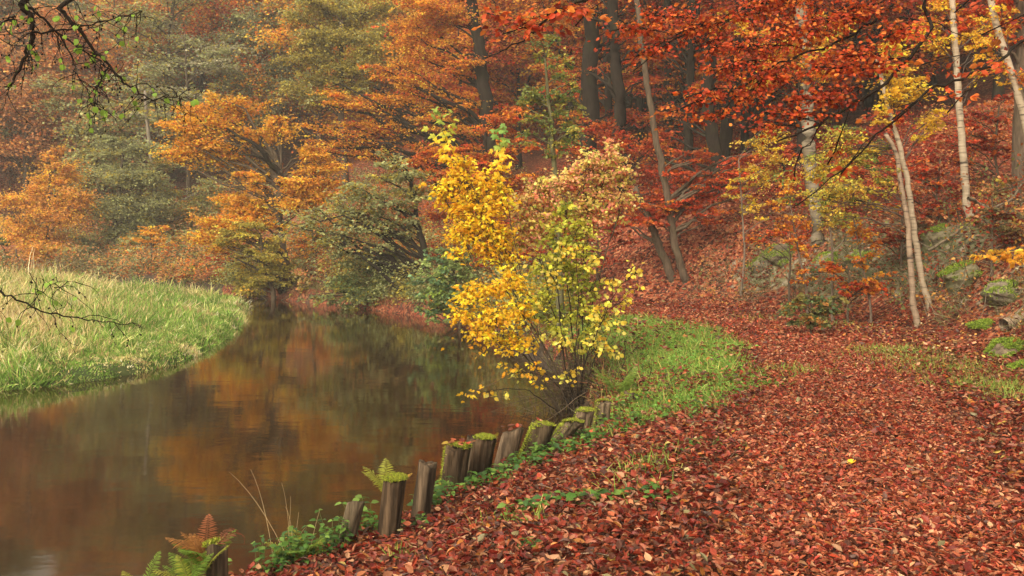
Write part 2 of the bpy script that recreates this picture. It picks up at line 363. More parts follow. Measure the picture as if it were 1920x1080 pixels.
# ------------------------------------------------------------------ the setting
def axis(lo, a, b, hi, fine, grow_=1.12):
    c = list(np.arange(a, b, fine)); s = fine; x = b
    while x < hi: c.append(x); s *= grow_; x += s
    s = fine; x = a - fine; L = []
    while x > lo: L.append(x); s *= grow_; x -= s
    return np.array(L[::-1] + c + [hi])
gx = axis(-700, -13, 12, 700, .14, 1.06); gy = axis(-400, 3, 28, 900, .14, 1.06)
GX, GY = np.meshgrid(gx, gy); fl = fields(GX, GY); GZ = height(GX, GY, fl)
dP = np.minimum.reduce([np.hypot(GX - p[0], GY - p[1]) for p in PC[::2]])
def path_half(Y): return 1.0 + .25 * ss(8, 14, Y)
def grass_mask(X, Y, dR, dPa):
    line = (Y - 8.6) - .55 * (X - 1.0)                 # the near end of the grass verge
    w = vnoise(X, Y, 1.1) - .5; w2 = vnoise(X, Y, .35) - .5
    left = np.where(X < np.interp(Y, PC[:, 1][:80], PC[:, 0][:80]), 1, 0)
    return ss(0, .7, line + .9 * w + .4 * w2) * ss(.05, .5, dR) * ss(-.05, .35, dPa - path_half(Y) + .22 + .7 * w + .35 * w2) * left * ss(23, 19, Y)
gm = grass_mask(GX, GY, fl[0], dP)
strip = np.exp(-((fl[2] + .75) / .45) ** 2) * ss(8, 9.5, GY) * ss(16, 13, GY) * (.3 + .9 * vnoise(GX, GY, .9))
grassy = np.clip(gm + .55 * strip * (fl[0] > 1) + np.where(fl[1] > -.1, 1, 0), 0, 1)
litter = np.where(fl[0] > .05 + 1.1 * ss(19, 24, GY) * ss(4, 1, GX), np.clip(.95 - .0 * gm, 0, 1), 0.) * (1 - .8 * np.clip(gm, 0, 1))
rocky = ss(.2, 1.0, fl[2]) * ss(4.2, 2.2, fl[2]) * ss(6, 9, GY) * ss(25, 21, GY) * (.25 + .75 * vnoise(GX, GY, 1.3))
C3 = np.stack([litter, grassy, rocky], -1).reshape(-1, 3)
ny, nx = GX.shape
i = (np.arange(ny - 1)[:, None] * nx + np.arange(nx - 1)[None]).ravel()
g = MB(); g.raw(np.stack([GX, GY, GZ], -1).reshape(-1, 3), np.stack([i, i + 1, i + nx + 1, i + nx], 1).ravel(), np.full(len(i), 4), C3, True)
tag(g.build('ground', M_GROUND), kind='structure')
# the trodden path: a sheet just above the ground
pl = smooth_line(PC[::4], 6); tg = nrmz(np.gradient(pl, axis=0)); nv = np.stack([tg[:, 1], -tg[:, 0]], 1)
uu = np.linspace(-1, 1, 15); hw = path_half(pl[:, 1]) * (1 + .12 * np.sin(np.arange(len(pl)) * .9))
PX = pl[:, None, 0] + nv[:, None, 0] * uu * hw[:, None]; PY = pl[:, None, 1] + nv[:, None, 1] * uu * hw[:, None]
PZ = height(PX, PY) + .022 - .03 * np.abs(uu) ** 4
n0, n1 = PX.shape; i = (np.arange(n0 - 1)[:, None] * n1 + np.arange(n1 - 1)[None]).ravel()
g = MB(); g.raw(np.stack([PX, PY, PZ], -1).reshape(-1, 3), np.stack([i, i + 1, i + n1 + 1, i + n1], 1).ravel(), np.full(len(i), 4), np.array([.78, 0, .0]), True)
tag(g.build('path', M_GROUND), kind='structure')
g = MB(); g.raw([(-260, -120, WATER), (40, -120, WATER), (40, 120, WATER), (-260, 120, WATER)], [0, 1, 2, 3], [4], np.ones(3))
tag(g.build('river', M_WATER), kind='structure')

# fallen leaves
def dpath(X, Y): return np.minimum.reduce([np.hypot(X - p[0], Y - p[1]) for p in PC[::2]])
def scatter(n, x0, x1, y0, y1, keep):
    X = U(x0, x1, n); Y = U(y0, y1, n); f = fields(X, Y); m = rng.random(n) < keep(X, Y, f)
    return X[m], Y[m], tuple(a[m] for a in f)
LCOLS = [(.46, .165, .075), (.37, .09, .034), (.32, .045, .018), (.20, .018, .009), (.56, .29, .15), (.10, .030, .015), (.50, .19, .04), (.30, .25, .11), (.60, .42, .09)]
PCOLS = [(.48, .16, .075), (.40, .10, .042), (.34, .05, .022), (.22, .022, .010), (.58, .29, .15), (.10, .03, .015), (.50, .18, .04)]; PW = [24, 26, 26, 20, 11, 22, 3]
LW = [16, 20, 27, 28, 9, 34, 3.5, 2.5, .6]
g = MB()
def lay(X, Y, f, size, cols=LCOLS, w=LW, lift=.03, tilt=.75, k_=.60):
    n = len(X); Z = height(X, Y, f) + np.abs(N(lift, n)) + .008 + .02 * (dpath(X, Y) < 1.2) + U(.02, .09, n) * (grass_mask(X, Y, f[0], dpath(X, Y)) > .4)
    az = U(0, 2 * math.pi, n); xd = np.stack([np.cos(az), np.sin(az), N(.28, n)], 1); nr = N(tilt, (n, 3)) + np.array([0, 0, 1.])
    c = k_ * pick(cols, w, n) * np.exp(N(.26, n))[:, None]; k = rng.integers(0, len(LITTER), n); pos = np.stack([X, Y, Z], 1); sz = size * U(.65, 1.3, n)
    for q in range(len(LITTER)):
        m = k == q; g.inst(LITTER[q], pos[m], xd[m], nr[m], sz[m], np.clip(c[m], 0, .9))
def rockm(X, Y, f): return ss(.15, .7, f[2]) * ss(3.6, 2.2, f[2]) * ss(11, 14, Y) * ss(25, 22, Y)
onl = lambda X, Y, f: (1 - .62 * rockm(X, Y, f) * (vnoise(X, Y, .8) > .35)) * (1 - .35 * (dpath(X, Y) < .55) * (vnoise(X, Y, .6) > .5)) * ss(.0, .25, f[0]) * (1 - (.95 - .36 * ss(.48, .65, vnoise(X + 9, Y, .8)) - .25 * ss(12, 17, Y)) * grass_mask(X, Y, f[0], dpath(X, Y)))
def inview(X, Y): return (np.abs(X) < .60 * Y + .8)
onp = lambda X, Y: (dpath(X, Y) < path_half(Y) * .92 + .25 * (vnoise(X, Y, .5) - .5))
lay(*scatter(110000, -.5, 5.5, 3.4, 8, lambda X, Y, f: onp(X, Y) * inview(X, Y) * (1 - .4 * (vnoise(X, Y, .45) > .58))), .038, PCOLS, PW, lift=.008, tilt=.36, k_=.76)
lay(*scatter(110000, .5, 7.5, 8, 14, lambda X, Y, f: onp(X, Y) * inview(X, Y) * (1 - .4 * (vnoise(X, Y, .45) > .58))), .042, PCOLS, PW, lift=.008, tilt=.36, k_=.76)
lay(*scatter(80000, -4, 7.5, 14, 27, lambda X, Y, f: onp(X, Y) * inview(X, Y)), .065, PCOLS, PW, lift=.010, tilt=.36, k_=.76)
lay(*scatter(80000, -3.2, 5.5, 3.4, 8, lambda X, Y, f: onl(X, Y, f) * inview(X, Y) * (1 - .9 * onp(X, Y))), .053, tilt=.6)
lay(*scatter(60000, -1.5, 8.5, 8, 13, lambda X, Y, f: onl(X, Y, f) * inview(X, Y) * (1 - .9 * onp(X, Y))), .056, tilt=.6)
lay(*scatter(46000, -1, 12, 13, 23, lambda X, Y, f: onl(X, Y, f) * inview(X, Y) * (1 - .8 * onp(X, Y))), .072)
lay(*scatter(30000, -12, 12, 23, 42, lambda X, Y, f: ss(.9, 1.7, f[0]) * inview(X, Y)), .12, lift=.05)
WARM = ([(.36, .05, .02), (.40, .10, .03), (.48, .17, .04), (.25, .03, .015)], [3, 4, 3, 2])
lay(*scatter(16000, 2, 15, 8, 27, lambda X, Y, f: ss(.2, 1, f[2]) * (1 - .6 * rockm(X, Y, f))), .10, *WARM, lift=.06)
X, Y, f = scatter(2600, 3.2, 9, 8.5, 17, lambda X, Y, f: ss(-1.9, -.7, f[2]) * (f[2] < 1.4)); lay(X, Y, f, .05, [(.80, .55, .16), (.7, .36, .08), (.75, .6, .35)], [3, 3, 1])
LEAF_MB = g

# grass verge beside the path
g = MB()
X, Y, f = scatter(210000, .6, 5, 8, 22, lambda X, Y, f: grass_mask(X, Y, f[0], dpath(X, Y)) * (.35 + .65 * ss(.35, .6, vnoise(X, Y, .5))))
n = len(X); P = np.stack([X, Y, height(X, Y, f) + .0], 1); up = np.stack([N(.5, n), N(.5, n), np.ones(n)], 1)
c = 1.35 * pick([(.12, .21, .03), (.09, .16, .02), (.19, .27, .045), (.30, .29, .08), (.34, .22, .08)], [5, 4, 4, 2.5, 1.2], n) * np.exp(N(.2, n))[:, None]
blade_inst(g, P, up, U(.05, .15, n) * (1 + .8 * (rng.random(n) < .1)), np.full(n, .010), c)
# clover-like ground leaves among it
m = rng.random(n) < .16; k = m.sum(); Q = P[m] + np.stack([N(.02, k), N(.02, k), U(.03, .10, k)], 1); az = U(0, 6.28, k)
g.inst(LF, Q, np.stack([np.cos(az), np.sin(az), N(.2, k)], 1), N(.4, (k, 3)) + np.array([0, 0, 1]), U(.035, .06, k), pick([(.11, .25, .04), (.17, .33, .06), (.08, .19, .03)], [2, 2, 1], k))
tag(g.build('verge_grass', M_GRASS), kind='stuff')
# thin grass along the foot of the slope and tufts on the path's right edge
g = MB()
for (x, y, r, n) in ((1690, 665, .35, 900), (1640, 660, .2, 160), (1780, 700, .4, 900), (1735, 682, .3, 500), (1830, 725, .3, 700), (1870, 735, .25, 700), (1905, 750, .25, 400), (1700, 680, .5, 300), (1205, 890, .14, 260), (1560, 612, .4, 300), (1420, 600, .6, 300), (1480, 700, .25, 400), (1330, 770, .25, 220), (1010, 985, .05, 40), (1180, 930, .2, 60), (740, 1060, .06, 60), (1290, 850, .2, 80), (930, 990, .1, 60)):
    c0 = hit(x, y); X = c0[0] + N(r, n); Y = c0[1] + N(r * .8, n); P = np.stack([X, Y, height(X, Y)], 1)
    blade_inst(g, P, np.stack([N(.45, n), N(.45, n), np.ones(n)], 1), U(.05, .17, n), np.full(n, .008), pick([(.17, .27, .04), (.26, .30, .06), (.36, .30, .1)], [3, 2, 1], n) * np.exp(N(.2, n))[:, None])
tag(g.build('grass_tufts', M_GRASS), kind='stuff')
# the meadow across the water
g = MB()
def meadow(n, x0, x1, y0, y1, hmin, hmax, w, edge=None, per=16, rt=.11):
    X, Y, f = scatter(n // per, x0, x1, y0, y1, lambda X, Y, f: np.where(f[1] > -.12, 1., 0) * (np.abs(X) < .62 * Y + 2.5) * (1 if edge is None else ss(edge, 0, f[1])))
    k = len(X); tall = vnoise(X, Y, 2.3); dL = f[1]
    Ht = .72 * U(hmin, hmax, k) * (.25 + .75 * tall + .7 * vnoise(X, Y, .9) ** 1.5) * (.45 + .55 * ss(0, 3.2, dL)) * (1 - .4 * ss(-10, -6.5, X)) * np.exp(N(.22, k))
    dry = np.clip(.06 + ss(.8, 6.0, dL) * .70 + .9 * (vnoise(X, Y, 1.1) - .5) + 1.1 * (vnoise(X, Y, 3.5) - .5) + N(.22, k), 0, 1)
    gc = pick([(.15, .28, .04), (.22, .36, .06), (.33, .45, .11), (.09, .17, .025)], [3, 3, 1.2, 3], k); dc = pick([(.66, .55, .25), (.56, .44, .19), (.46, .47, .16), (.74, .64, .38), (.34, .22, .10)], [3, 3, 3, 1.5, 1.5], k)
    tc = np.where((rng.random(k) < dry)[:, None], dc, gc) * np.exp(N(.2, k))[:, None]; ln = N(.45, (k, 2))
    i = np.repeat(np.arange(k), per); m = len(i); a = U(0, 6.28, m); q = np.sqrt(U(0, 1, m))
    x, y = X[i] + np.cos(a) * q * rt, Y[i] + np.sin(a) * q * rt; P = np.stack([x, y, height(x, y)], 1)
    up = np.stack([ln[i, 0] + .75 * q * np.cos(a) + N(.18, m), ln[i, 1] + .75 * q * np.sin(a) + N(.18, m) - .1, np.ones(m)], 1)
    alt = rng.random(m) < .18; c = np.where(alt[:, None], dc[i], tc[i]) * np.exp(N(.2, m))[:, None]
    L = Ht[i] * U(.55, 1.2, m); blade_inst(g, P, up, L, np.full(m, w) * U(.7, 1.5, m), np.clip(c, 0, .9))
    s_ = rng.random(m) < .035 * ss(1, 4, dL[i]); n_ = s_.sum()          # a few dry seed heads above the leaves
    if n_:
        u2 = nrmz(up[s_] * [.5, .5, 1]); b2 = P[s_] + u2 * (L[s_] * .9)[:, None]; g.inst(RH, b2, u2 + N(.2, (n_, 3)), N(1, (n_, 3)), np.stack([U(.10, .2, n_), np.full(n_, w * 2.2), np.full(n_, .03)], 1), np.array((.62, .46, .24)) * np.exp(N(.25, n_))[:, None])
meadow(190000, -18, -6, 12.5, 24, .3, .8, .013)
meadow(130000, -30, -6, 22, 34, .3, .8, .017)
meadow(80000, -46, -10, 32, 48, .3, .8, .028)
meadow(60000, -18, -6, 12.5, 26, .3, .8, .013, 1.3)
meadow(60000, -48, -15.5, 31, 47, .55, 1.05, .022)
tag(g.build('meadow_grass', M_GRASS), kind='stuff')

# rank dry grass on the rocky bank and along the far water's edge
g = MB()
X, Y, f = scatter(60000, 3, 11, 11, 24.5, lambda X, Y, f: rockm(X, Y, f) * (vnoise(X, Y, .7) > .42))
n = len(X); P = np.stack([X, Y, height(X, Y, f)], 1); dn = np.stack([-.55 + N(.4, n), -.55 + N(.4, n), .5 + N(.3, n)], 1)
blade_inst(g, P, dn, U(.08, .30, n), np.full(n, .010), pick([(.22, .18, .10), (.15, .16, .06), (.28, .22, .14), (.10, .08, .05), (.11, .14, .04)], [3, 3, 2, 2, 2], n) * np.exp(N(.2, n))[:, None])
X, Y, f = scatter(130000, -16, 2, 10, 44, lambda X, Y, f: ss(-.12, .05, f[0]) * ss(1.3, .4, f[0]) * (vnoise(X, Y, .8) > .3))
n = len(X); P = np.stack([X, Y, height(X, Y, f)], 1); dn = np.stack([-.3 + N(.5, n), -.5 + N(.5, n), .6 + N(.4, n)], 1)
blade_inst(g, P, dn, U(.12, .45, n), np.full(n, .016), pick([(.20, .15, .06), (.16, .16, .05), (.22, .09, .04), (.05, .035, .02), (.13, .16, .04)], [2, 3, 2, 5, 2], n) * np.exp(N(.2, n))[:, None])
tag(g.build('bank_grass', M_GRASS), kind='stuff')

# low brush covering the forest floor: leafy sprays and thin stems nobody could count
def brush(n, x0, x1, y0, y1, keep, hmin, hmax, cols, w, leaf, per, flat):
    X, Y, f = scatter(n, x0, x1, y0, y1, keep); k = len(X); Z = height(X, Y, f); r = U(hmin, hmax, k)
    tc = pick(cols, w, k) * np.exp(N(.22, k))[:, None]; i = np.repeat(np.arange(k), per); m = len(i)
    lv_ = rng.integers(0, 3, m); dz = (lv_ + U(.1, .6, m)) / 3 if flat else U(0, 1, m); q = np.sqrt(U(0, 1, m)) * (1.15 - .5 * dz); a = U(0, 6.28, m)
    P = np.stack([X[i] + np.cos(a) * q * r[i], Y[i] + np.sin(a) * q * r[i], Z[i] + dz * r[i] * (1.1 if flat else 1.5) - .12 * q * r[i]], 1)
    g.inst(RH, P, np.stack([np.cos(a) + N(.5, m), np.sin(a) + N(.5, m), N(.3, m) - .2], 1), N(.55, (m, 3)) + np.array([0, -.15, .6]), leaf * U(.7, 1.3, m), np.clip(tc[i] * np.exp(N(.25, m))[:, None], 0, .9))
g = MB()
brush(2600, -48, -6, 38, 62, lambda X, Y, f: (f[0] > .3) * ss(20, 8, f[2]) * (vnoise(X, Y, 2.) > .25), .4, 1.1, [BRP, OLV, GRG, DORG, RUST, (.16, .13, .06)], [2, 2, 2, 1, 1, 3], .13, 110, False)
brush(900, -9, 2.5, 27, 48, lambda X, Y, f: (f[0] > .2) * ss(14, 6, f[2]) * (dpath(X, Y) > 1.3) * (vnoise(X, Y, 2.) > .35), .35, .9, [RUST, OLV, GRG, DRED, (.14, .11, .05)], [2, 2, 1, 2, 2], .10, 110, False)
brush(4500, -13, 1.2, 20, 42, lambda X, Y, f: ss(.0, .25, f[0]) * ss(1.5, .8, f[0]) * (vnoise(X, Y, 1.4) > .3), .4, .95, [OLV, GRG, (.20, .23, .07), (.20, .14, .06), ORG], [3, 3, 3, 2, .6], .09, 160, False)
brush(1100, -2, 16, 24, 46, lambda X, Y, f: ss(2, 4, f[2]) * ss(24, 16, f[2]) * (vnoise(X, Y, 3.) > .38), .4, 1.0, [DRED, RED, RUST, (.15, .03, .015)], [4, 3, 1.5, 3], .10, 130, True)
brush(900, 7, 22, 12, 36, lambda X, Y, f: ss(2.4, 3.5, f[2]) * ss(16, 11, f[2]) * (vnoise(X, Y, 1.8) > .42), .3, .8, [DRED, RED, BRP, (.14, .10, .04), (.16, .15, .04)], [3, 2, 2, 2, 1], .075, 110, True)
tag(g.build('brush', M_LEAF), kind='stuff')
# ------------------------------------------------------------------ the far wood on the hillside (one mass)
TOPS = []
def generic(wd, lv, base, h, cols, w, leaf, nb=8, dens=.6, beech=False, cw=.30, bark=BK_B):
    b = np.array(base, float); lean = N(.04 * h, 2)
    tr = [b + [0, 0, -.3], b + [lean[0] * .3, lean[1] * .3, h * .35], b + [lean[0] * .6, lean[1] * .6, h * .7], b + [lean[0], lean[1], h * .97]]
    bl = []
    for i in range(nb):
        t = .28 + .70 * (i + U(0, .8)) / nb; prof = math.sin(math.pi * min(1, .28 + .72 * (1 - t))) ** .6
        a = i * 2.4 + U(0, 1.2); rr = h * cw * prof * U(.35, .85)
        c = b + [lean[0] * t + math.cos(a) * rr, lean[1] * t + math.sin(a) * rr, h * t]
        rx = h * cw * U(.42, .66) * (.6 + .5 * prof); bl += [(c + np.array([U(-.5, .5), U(-.5, .5), o_ + U(-.1, .1)]) * rx, (rx * U(.6, 1), rx * U(.6, 1), rx * (.16 if beech else .32))) for o_ in (-.4, .05, .5)]
    grow(wd, lv, tr, .012 * h + .05, .03, bl, RH, leaf, cols, w, bark, dens=dens, flat=.25 if beech else .8, per=16, sides=6, limb=wd is not None, twig_r=.012, scatter=.45)
    TOPS.append(b[2] + h)
PAL_L = [([GRG, (.33, .31, .20), OLV], [3, 2, 1]), ([BRP, DORG, RUST], [3, 2, 1]), ([DORG, GOLD, BRP], [3, 1, 1]), ([GRG, OLV, BRP], [4, 2, 1]), ([RUST, BRP, ORG], [2, 2, 2]), ([GRG, GRG, DORG], [3, 2, 1]), ([ORG, DORG], [1, 1]), ([GOLD, DORG, ORG], [2, 2, 1])]
PAL_C = [([OLV, GRG], [2, 2]), ([ORG, GOLD, RUST], [4, 2, 1]), ([OLV, GRG, GOLD], [3, 2, 1]), ([RUST, RED, ORG], [3, 2, 1]), ([ORG, RUST], [1, 1])]
PAL_R = [([RED, RUST], [3, 2]), ([RUST, ORG, RED], [2, 2, 1]), ([ORG, GOLD, RUST], [3, 1, 1]), ([RED, DRED, RUST], [3, 1, 1])]
wd, lv = MB(), MB()
pts = []
CY = U(30, 150, 30000); CX = U(-.75, .62, 30000) * CY; CD = sdist(FT, CX, CY)
for x, y, d in zip(CX, CY, CD):
    if abs(x) > 112 or d < (6 if x / y < -.25 else 9 if x / y < .3 else 6) or y < (58 if HX + F * x / y < 450 else 62 if HX + F * x / y < 860 else 46 if HX + F * x / y < 1480 else 25) or d > 78 or len(pts) >= 330: continue
    sep = 2.9 + .022 * y
    if any((x - p[0]) ** 2 + (y - p[1]) ** 2 < sep * sep for p in pts): continue
    pts.append((x, y, d))
pts.sort(key=lambda p: p[1])
for x, y, d in pts:
    sx = HX + F * x / y
    P_ = PAL_L if sx < 480 else PAL_C if sx < 900 else PAL_R
    cols, w = P_[rng.integers(len(P_))]; beech = rng.random() < .55
    h = U(9, 16) if y < 60 else U(12, 19)
    generic(wd, lv, (x, y, h1(x, y)), h, cols, w, .10 + .0017 * y, nb=rng.integers(7, 11), dens=.58, beech=beech, bark=BK_D if sx > 700 else BK_B)
ft = empty('far_wood', (0, 80, 8), None, None); tag(ft, kind='stuff')
tag(wd.build('trunk', M_BARK, ft), kind='stuff'); tag(lv.build('foliage', M_LEAF, ft), kind='stuff')

# ------------------------------------------------------------------ trees one can tell apart, left to right
def T(name, label, base_px, Y, pts, r_px, blobs, top=None, cat='tree', **k):
    P_ = trunk_px(Y, pts, top=top); b = P_[0].copy()
    return tree(name, label, cat, b, P_, r_px[0] * Y / F, r_px[1] * Y / F, B(Y, *blobs, split=True) if np.isscalar(blobs[0][0]) else blobs, **k)
T('oak_tree', 'small round amber tree at the far end of the meadow, left edge', None, 50, [(88, 505), (88, 440), (92, 360), (95, 320)], (6, 2),
  [(90, 372, 58, 48), (60, 405, 48, 40), (115, 420, 45, 55), (50, 450, 38, 42), (95, 335, 45, 28), (85, 470, 50, 35), (130, 365, 30, 30), (100, 300, 25, 20)], size=0.128, cols=[DORG, (.70, .32, .05), GOLD], w=[2, 3, 2], dens=1.0, flat=.8)
T('willow_tree', 'grey-green feathery tree just beside the small round amber tree', None, 52, [(212, 505), (215, 430), (225, 350), (232, 280)], (6, 2),
  [(225, 370, 70, 50), (190, 430, 55, 50), (255, 420, 55, 50), (230, 310, 55, 38), (180, 475, 45, 30), (250, 480, 55, 30), (280, 370, 40, 45), (215, 275, 35, 20)], size=0.136, cols=[GRG, OLV, GRG, (.26, .27, .14)], w=[3, 1, 2, 2], dens=.95, flat=.8)
T('willow_tree', 'pale grey-green treetop rising behind the small round amber tree', None, 62, [(95, 480), (92, 380), (90, 300)], (5, 2), [(92, 300, 34, 26), (75, 330, 28, 22), (110, 330, 34, 28)], size=0.153, cols=[(.28, .30, .19), GRG], w=[2, 1], dens=1.0)
T('bush', 'low dark green bush at the left end of the meadow', None, 51, [(8, 505), (8, 470)], (3, 1), [(5, 470, 28, 25), (22, 488, 18, 14), (-20, 465, 20, 25)], cat='bush', size=0.136, cols=[GRN, (.10, .17, .08)], w=[2, 1], dens=1.3)
T('alder_tree', 'slender grey-green tree with a bare pale upper trunk, mid-left', None, 54, [(300, 505), (296, 420), (287, 340), (278, 250), (272, 170)], (6, 2.5),
  [(315, 400, 45, 45), (330, 460, 50, 40), (300, 340, 35, 35), (360, 420, 40, 45), (310, 490, 50, 20), (375, 370, 35, 35), (270, 230, 22, 28, 0, .5)], size=0.136, cols=[GRG, OLV, DORG], w=[4, 2, 1], dens=.85, bark=(.20, .17, .13))
T('beech_sapling', 'little layered yellow-orange beech between the grey-green trees', None, 49, [(288, 508), (284, 460), (280, 425)], (3, 1), [(280, 438, 34, 8), (290, 455, 36, 8), (278, 470, 26, 7), (300, 428, 22, 6)], size=0.128, cols=[ORG, GOLD], w=[2, 2], dens=1.3, flat=.2)
T('beech_tree', 'crimson beech crown high on the hazy slope, upper left', None, 72, [(395, 430), (392, 280), (388, 90)], (7, 3), [(392, 120, 52, 26), (420, 70, 48, 24), (365, 80, 40, 22), (350, 155, 45, 22), (440, 130, 36, 24), (400, 170, 50, 20)], size=.22, cols=[RED, RUST, (.42, .10, .05)], w=[3, 1, 2], dens=1.2, flat=.3)
T('beech_tree', 'hazy gold beech crown under the top edge, upper left', None, 74, [(318, 430), (318, 260), (315, 40)], (7, 3), [(310, 40, 55, 24), (345, 20, 50, 22), (280, 62, 45, 20), (335, 70, 42, 20), (370, 140, 40, 24), (340, 110, 30, 18)], size=.22, cols=[(.58, .32, .12), ORG, DORG], w=[3, 1, 2], dens=1.1, flat=.3)
T('ash_tree', 'tall hazy grey-green tree rising beside the crimson crown', None, 62, [(505, 480), (500, 330), (485, 200), (478, 60)], (9, 4),
  [(470, 120, 50, 48), (430, 150, 42, 40), (520, 90, 48, 50), (490, 40, 52, 36), (540, 160, 42, 42), (450, 60, 40, 34), (480, 190, 44, 34), (530, 20, 46, 30)], size=0.162, cols=[GRG, (.25, .25, .15), OLV], w=[3, 2, 1], dens=.85, flat=.9)
T('ash_tree', 'dense olive-yellow tree under the top edge above the orange beech boughs', None, 52, [(652, 500), (650, 360), (640, 220), (640, 40)], (9, 4),
  [(630, 60, 56, 48), (600, 120, 52, 42), (670, 100, 52, 46), (650, 20, 60, 36), (700, 50, 48, 44), (590, 40, 48, 40), (640, 160, 56, 36), (570, 170, 38, 34), (690, 150, 40, 30)], size=0.145, cols=[OLV, (.33, .25, .04), GRG], w=[4, 2, 1], dens=1.1, flat=.8)
Yo = hit(538, 540)[1]
T('oak_tree', 'wide amber oak leaning over the river bend with a dark bare limb', None, Yo, [(538, 540), (533, 490), (526, 440), (524, 390), (526, 320)], (12, 6),
  [(380, 230, 52, 26), (345, 255, 42, 30), (425, 205, 52, 24), (440, 250, 52, 26), (395, 285, 50, 24), (490, 240, 46, 24), (340, 215, 30, 16), (370, 185, 36, 18), (330, 285, 30, 20), (565, 320, 48, 30), (605, 300, 45, 26), (640, 335, 38, 26), (530, 360, 50, 26), (480, 370, 48, 26), (430, 390, 46, 28), (415, 430, 40, 26), (455, 425, 42, 22), (400, 455, 26, 18), (490, 410, 40, 20), (570, 375, 40, 24), (600, 355, 30, 20), (470, 325, 40, 18)], size=0.119, cols=[ORG, GOLD, (.72, .36, .05), RUST], w=[3, 4, 3, .7], dens=1.25, flat=.55)
# the dark limb of that oak, bare where it crosses the gap in the crown
oak = [o for o in COL.objects if o.get('label', '').startswith('wide amber oak')][0]
g = MB(); lp = smooth_line([px(527, 345, Yo), px(524, 322, Yo), px(505, 306, Yo - .3), px(493, 285, Yo - .6), px(470, 265, Yo - .8), px(452, 258, Yo - .8), px(425, 240, Yo - .8)], 4); g.tubes(lp, np.linspace(.15, .04, len(lp)), 7, BK_D)
lp = smooth_line([px(500, 302, Yo - .4), px(480, 292, Yo - .8), px(450, 290, Yo - 1)], 4); g.tubes(lp, np.linspace(.07, .03, len(lp)), 6, BK_D)
lp = smooth_line([px(493, 285, Yo - .6), px(488, 272, Yo - .7), px(492, 258, Yo - .8)], 4); g.tubes(lp, np.linspace(.06, .03, len(lp)), 6, BK_D)
g.build('limb', M_BARK, oak)
T('alder_tree', 'thin leaning stem with yellow-green leaves at the water below the amber oak', None, Yo - 1, [(512, 552), (500, 515), (492, 480), (488, 440)], (5, 2), [(480, 500, 32, 30), (510, 500, 28, 30), (455, 440, 38, 22), (490, 455, 36, 24), (520, 470, 24, 26), (480, 535, 30, 16), (540, 530, 22, 20), (420, 450, 26, 16)], size=0.111, cols=[(.34, .30, .06), OLV, GOLD], w=[3, 3, 1], dens=.95)
T('beech_sapling', 'low scarlet layered shrub where the meadow meets the far bank', None, 43, [(428, 553), (425, 520), (422, 480)], (4, 1), [(430, 492, 40, 9), (415, 508, 40, 9), (440, 520, 36, 9), (405, 525, 34, 9), (425, 538, 36, 9), (450, 480, 26, 8), (395, 540, 24, 8)], size=0.128, cols=[RED, RUST, (.45, .09, .03)], w=[3, 1, 2], dens=1.3, flat=.2)
T('beech_tree', 'young orange beech behind the trunk of the amber oak', None, 44, [(590, 500), (588, 430), (592, 380)], (4, 2), [(590, 470, 38, 14), (610, 440, 38, 12), (560, 450, 30, 12), (630, 480, 32, 12), (580, 490, 30, 10), (640, 420, 36, 14)], size=0.128, cols=[ORG, RUST, GOLD], w=[3, 2, 1], dens=1.2, flat=.25)
T('hawthorn_tree', 'grey-green thorn tree with leaning trunk and low level boughs above the water', None, 31, [(800, 545), (797, 470), (785, 430), (775, 380), (770, 330)], (9, 3),
  [(640, 420, 52, 36), (600, 395, 42, 30), (690, 400, 48, 36), (740, 390, 46, 36), (700, 350, 45, 30), (750, 330, 42, 30), (790, 360, 36, 34), (570, 420, 32, 22), (660, 460, 44, 22), (720, 440, 42, 24), (730, 295, 32, 18), (770, 430, 30, 26), (620, 450, 38, 20)], size=.11, cols=[GRG, (.27, .29, .13), OLV, BRP], w=[4, 2, 2, .6], bark=BK_D, dens=.75, flat=.8)
T('hawthorn_bush', 'soft green bush drooping to the water under the thorn tree', None, 32, [(700, 575), (700, 530), (705, 490)], (4, 2), [(700, 500, 50, 30), (660, 520, 42, 28), (740, 520, 42, 34), (690, 545, 46, 24), (730, 560, 36, 20), (650, 550, 28, 18), (770, 545, 30, 26), (760, 570, 30, 16), (800, 580, 26, 14), (690, 570, 34, 12), (720, 505, 40, 24), (640, 575, 30, 8), (720, 588, 30, 8), (590, 562, 26, 8)], cat='bush', size=.10, cols=[(.20, .26, .09), GRG, OLV], w=[3, 2, 2], dens=.95, flat=.8)
T('elder_bush', 'blue-green bush at the water just behind the yellow saplings', None, 25, [(862, 600), (858, 550), (850, 500)], (4, 2), [(800, 580, 24, 14), (840, 590, 26, 14), (790, 510, 26, 22), (835, 490, 34, 24), (860, 520, 34, 28), (820, 520, 26, 24), (850, 560, 38, 22), (815, 565, 24, 22), (875, 470, 24, 20), (885, 560, 24, 24), (800, 545, 18, 16)], cat='bush', size=.11, cols=[BLG, (.16, .27, .13), LGRN], w=[4, 2, .4], dens=.85, tm=LF)
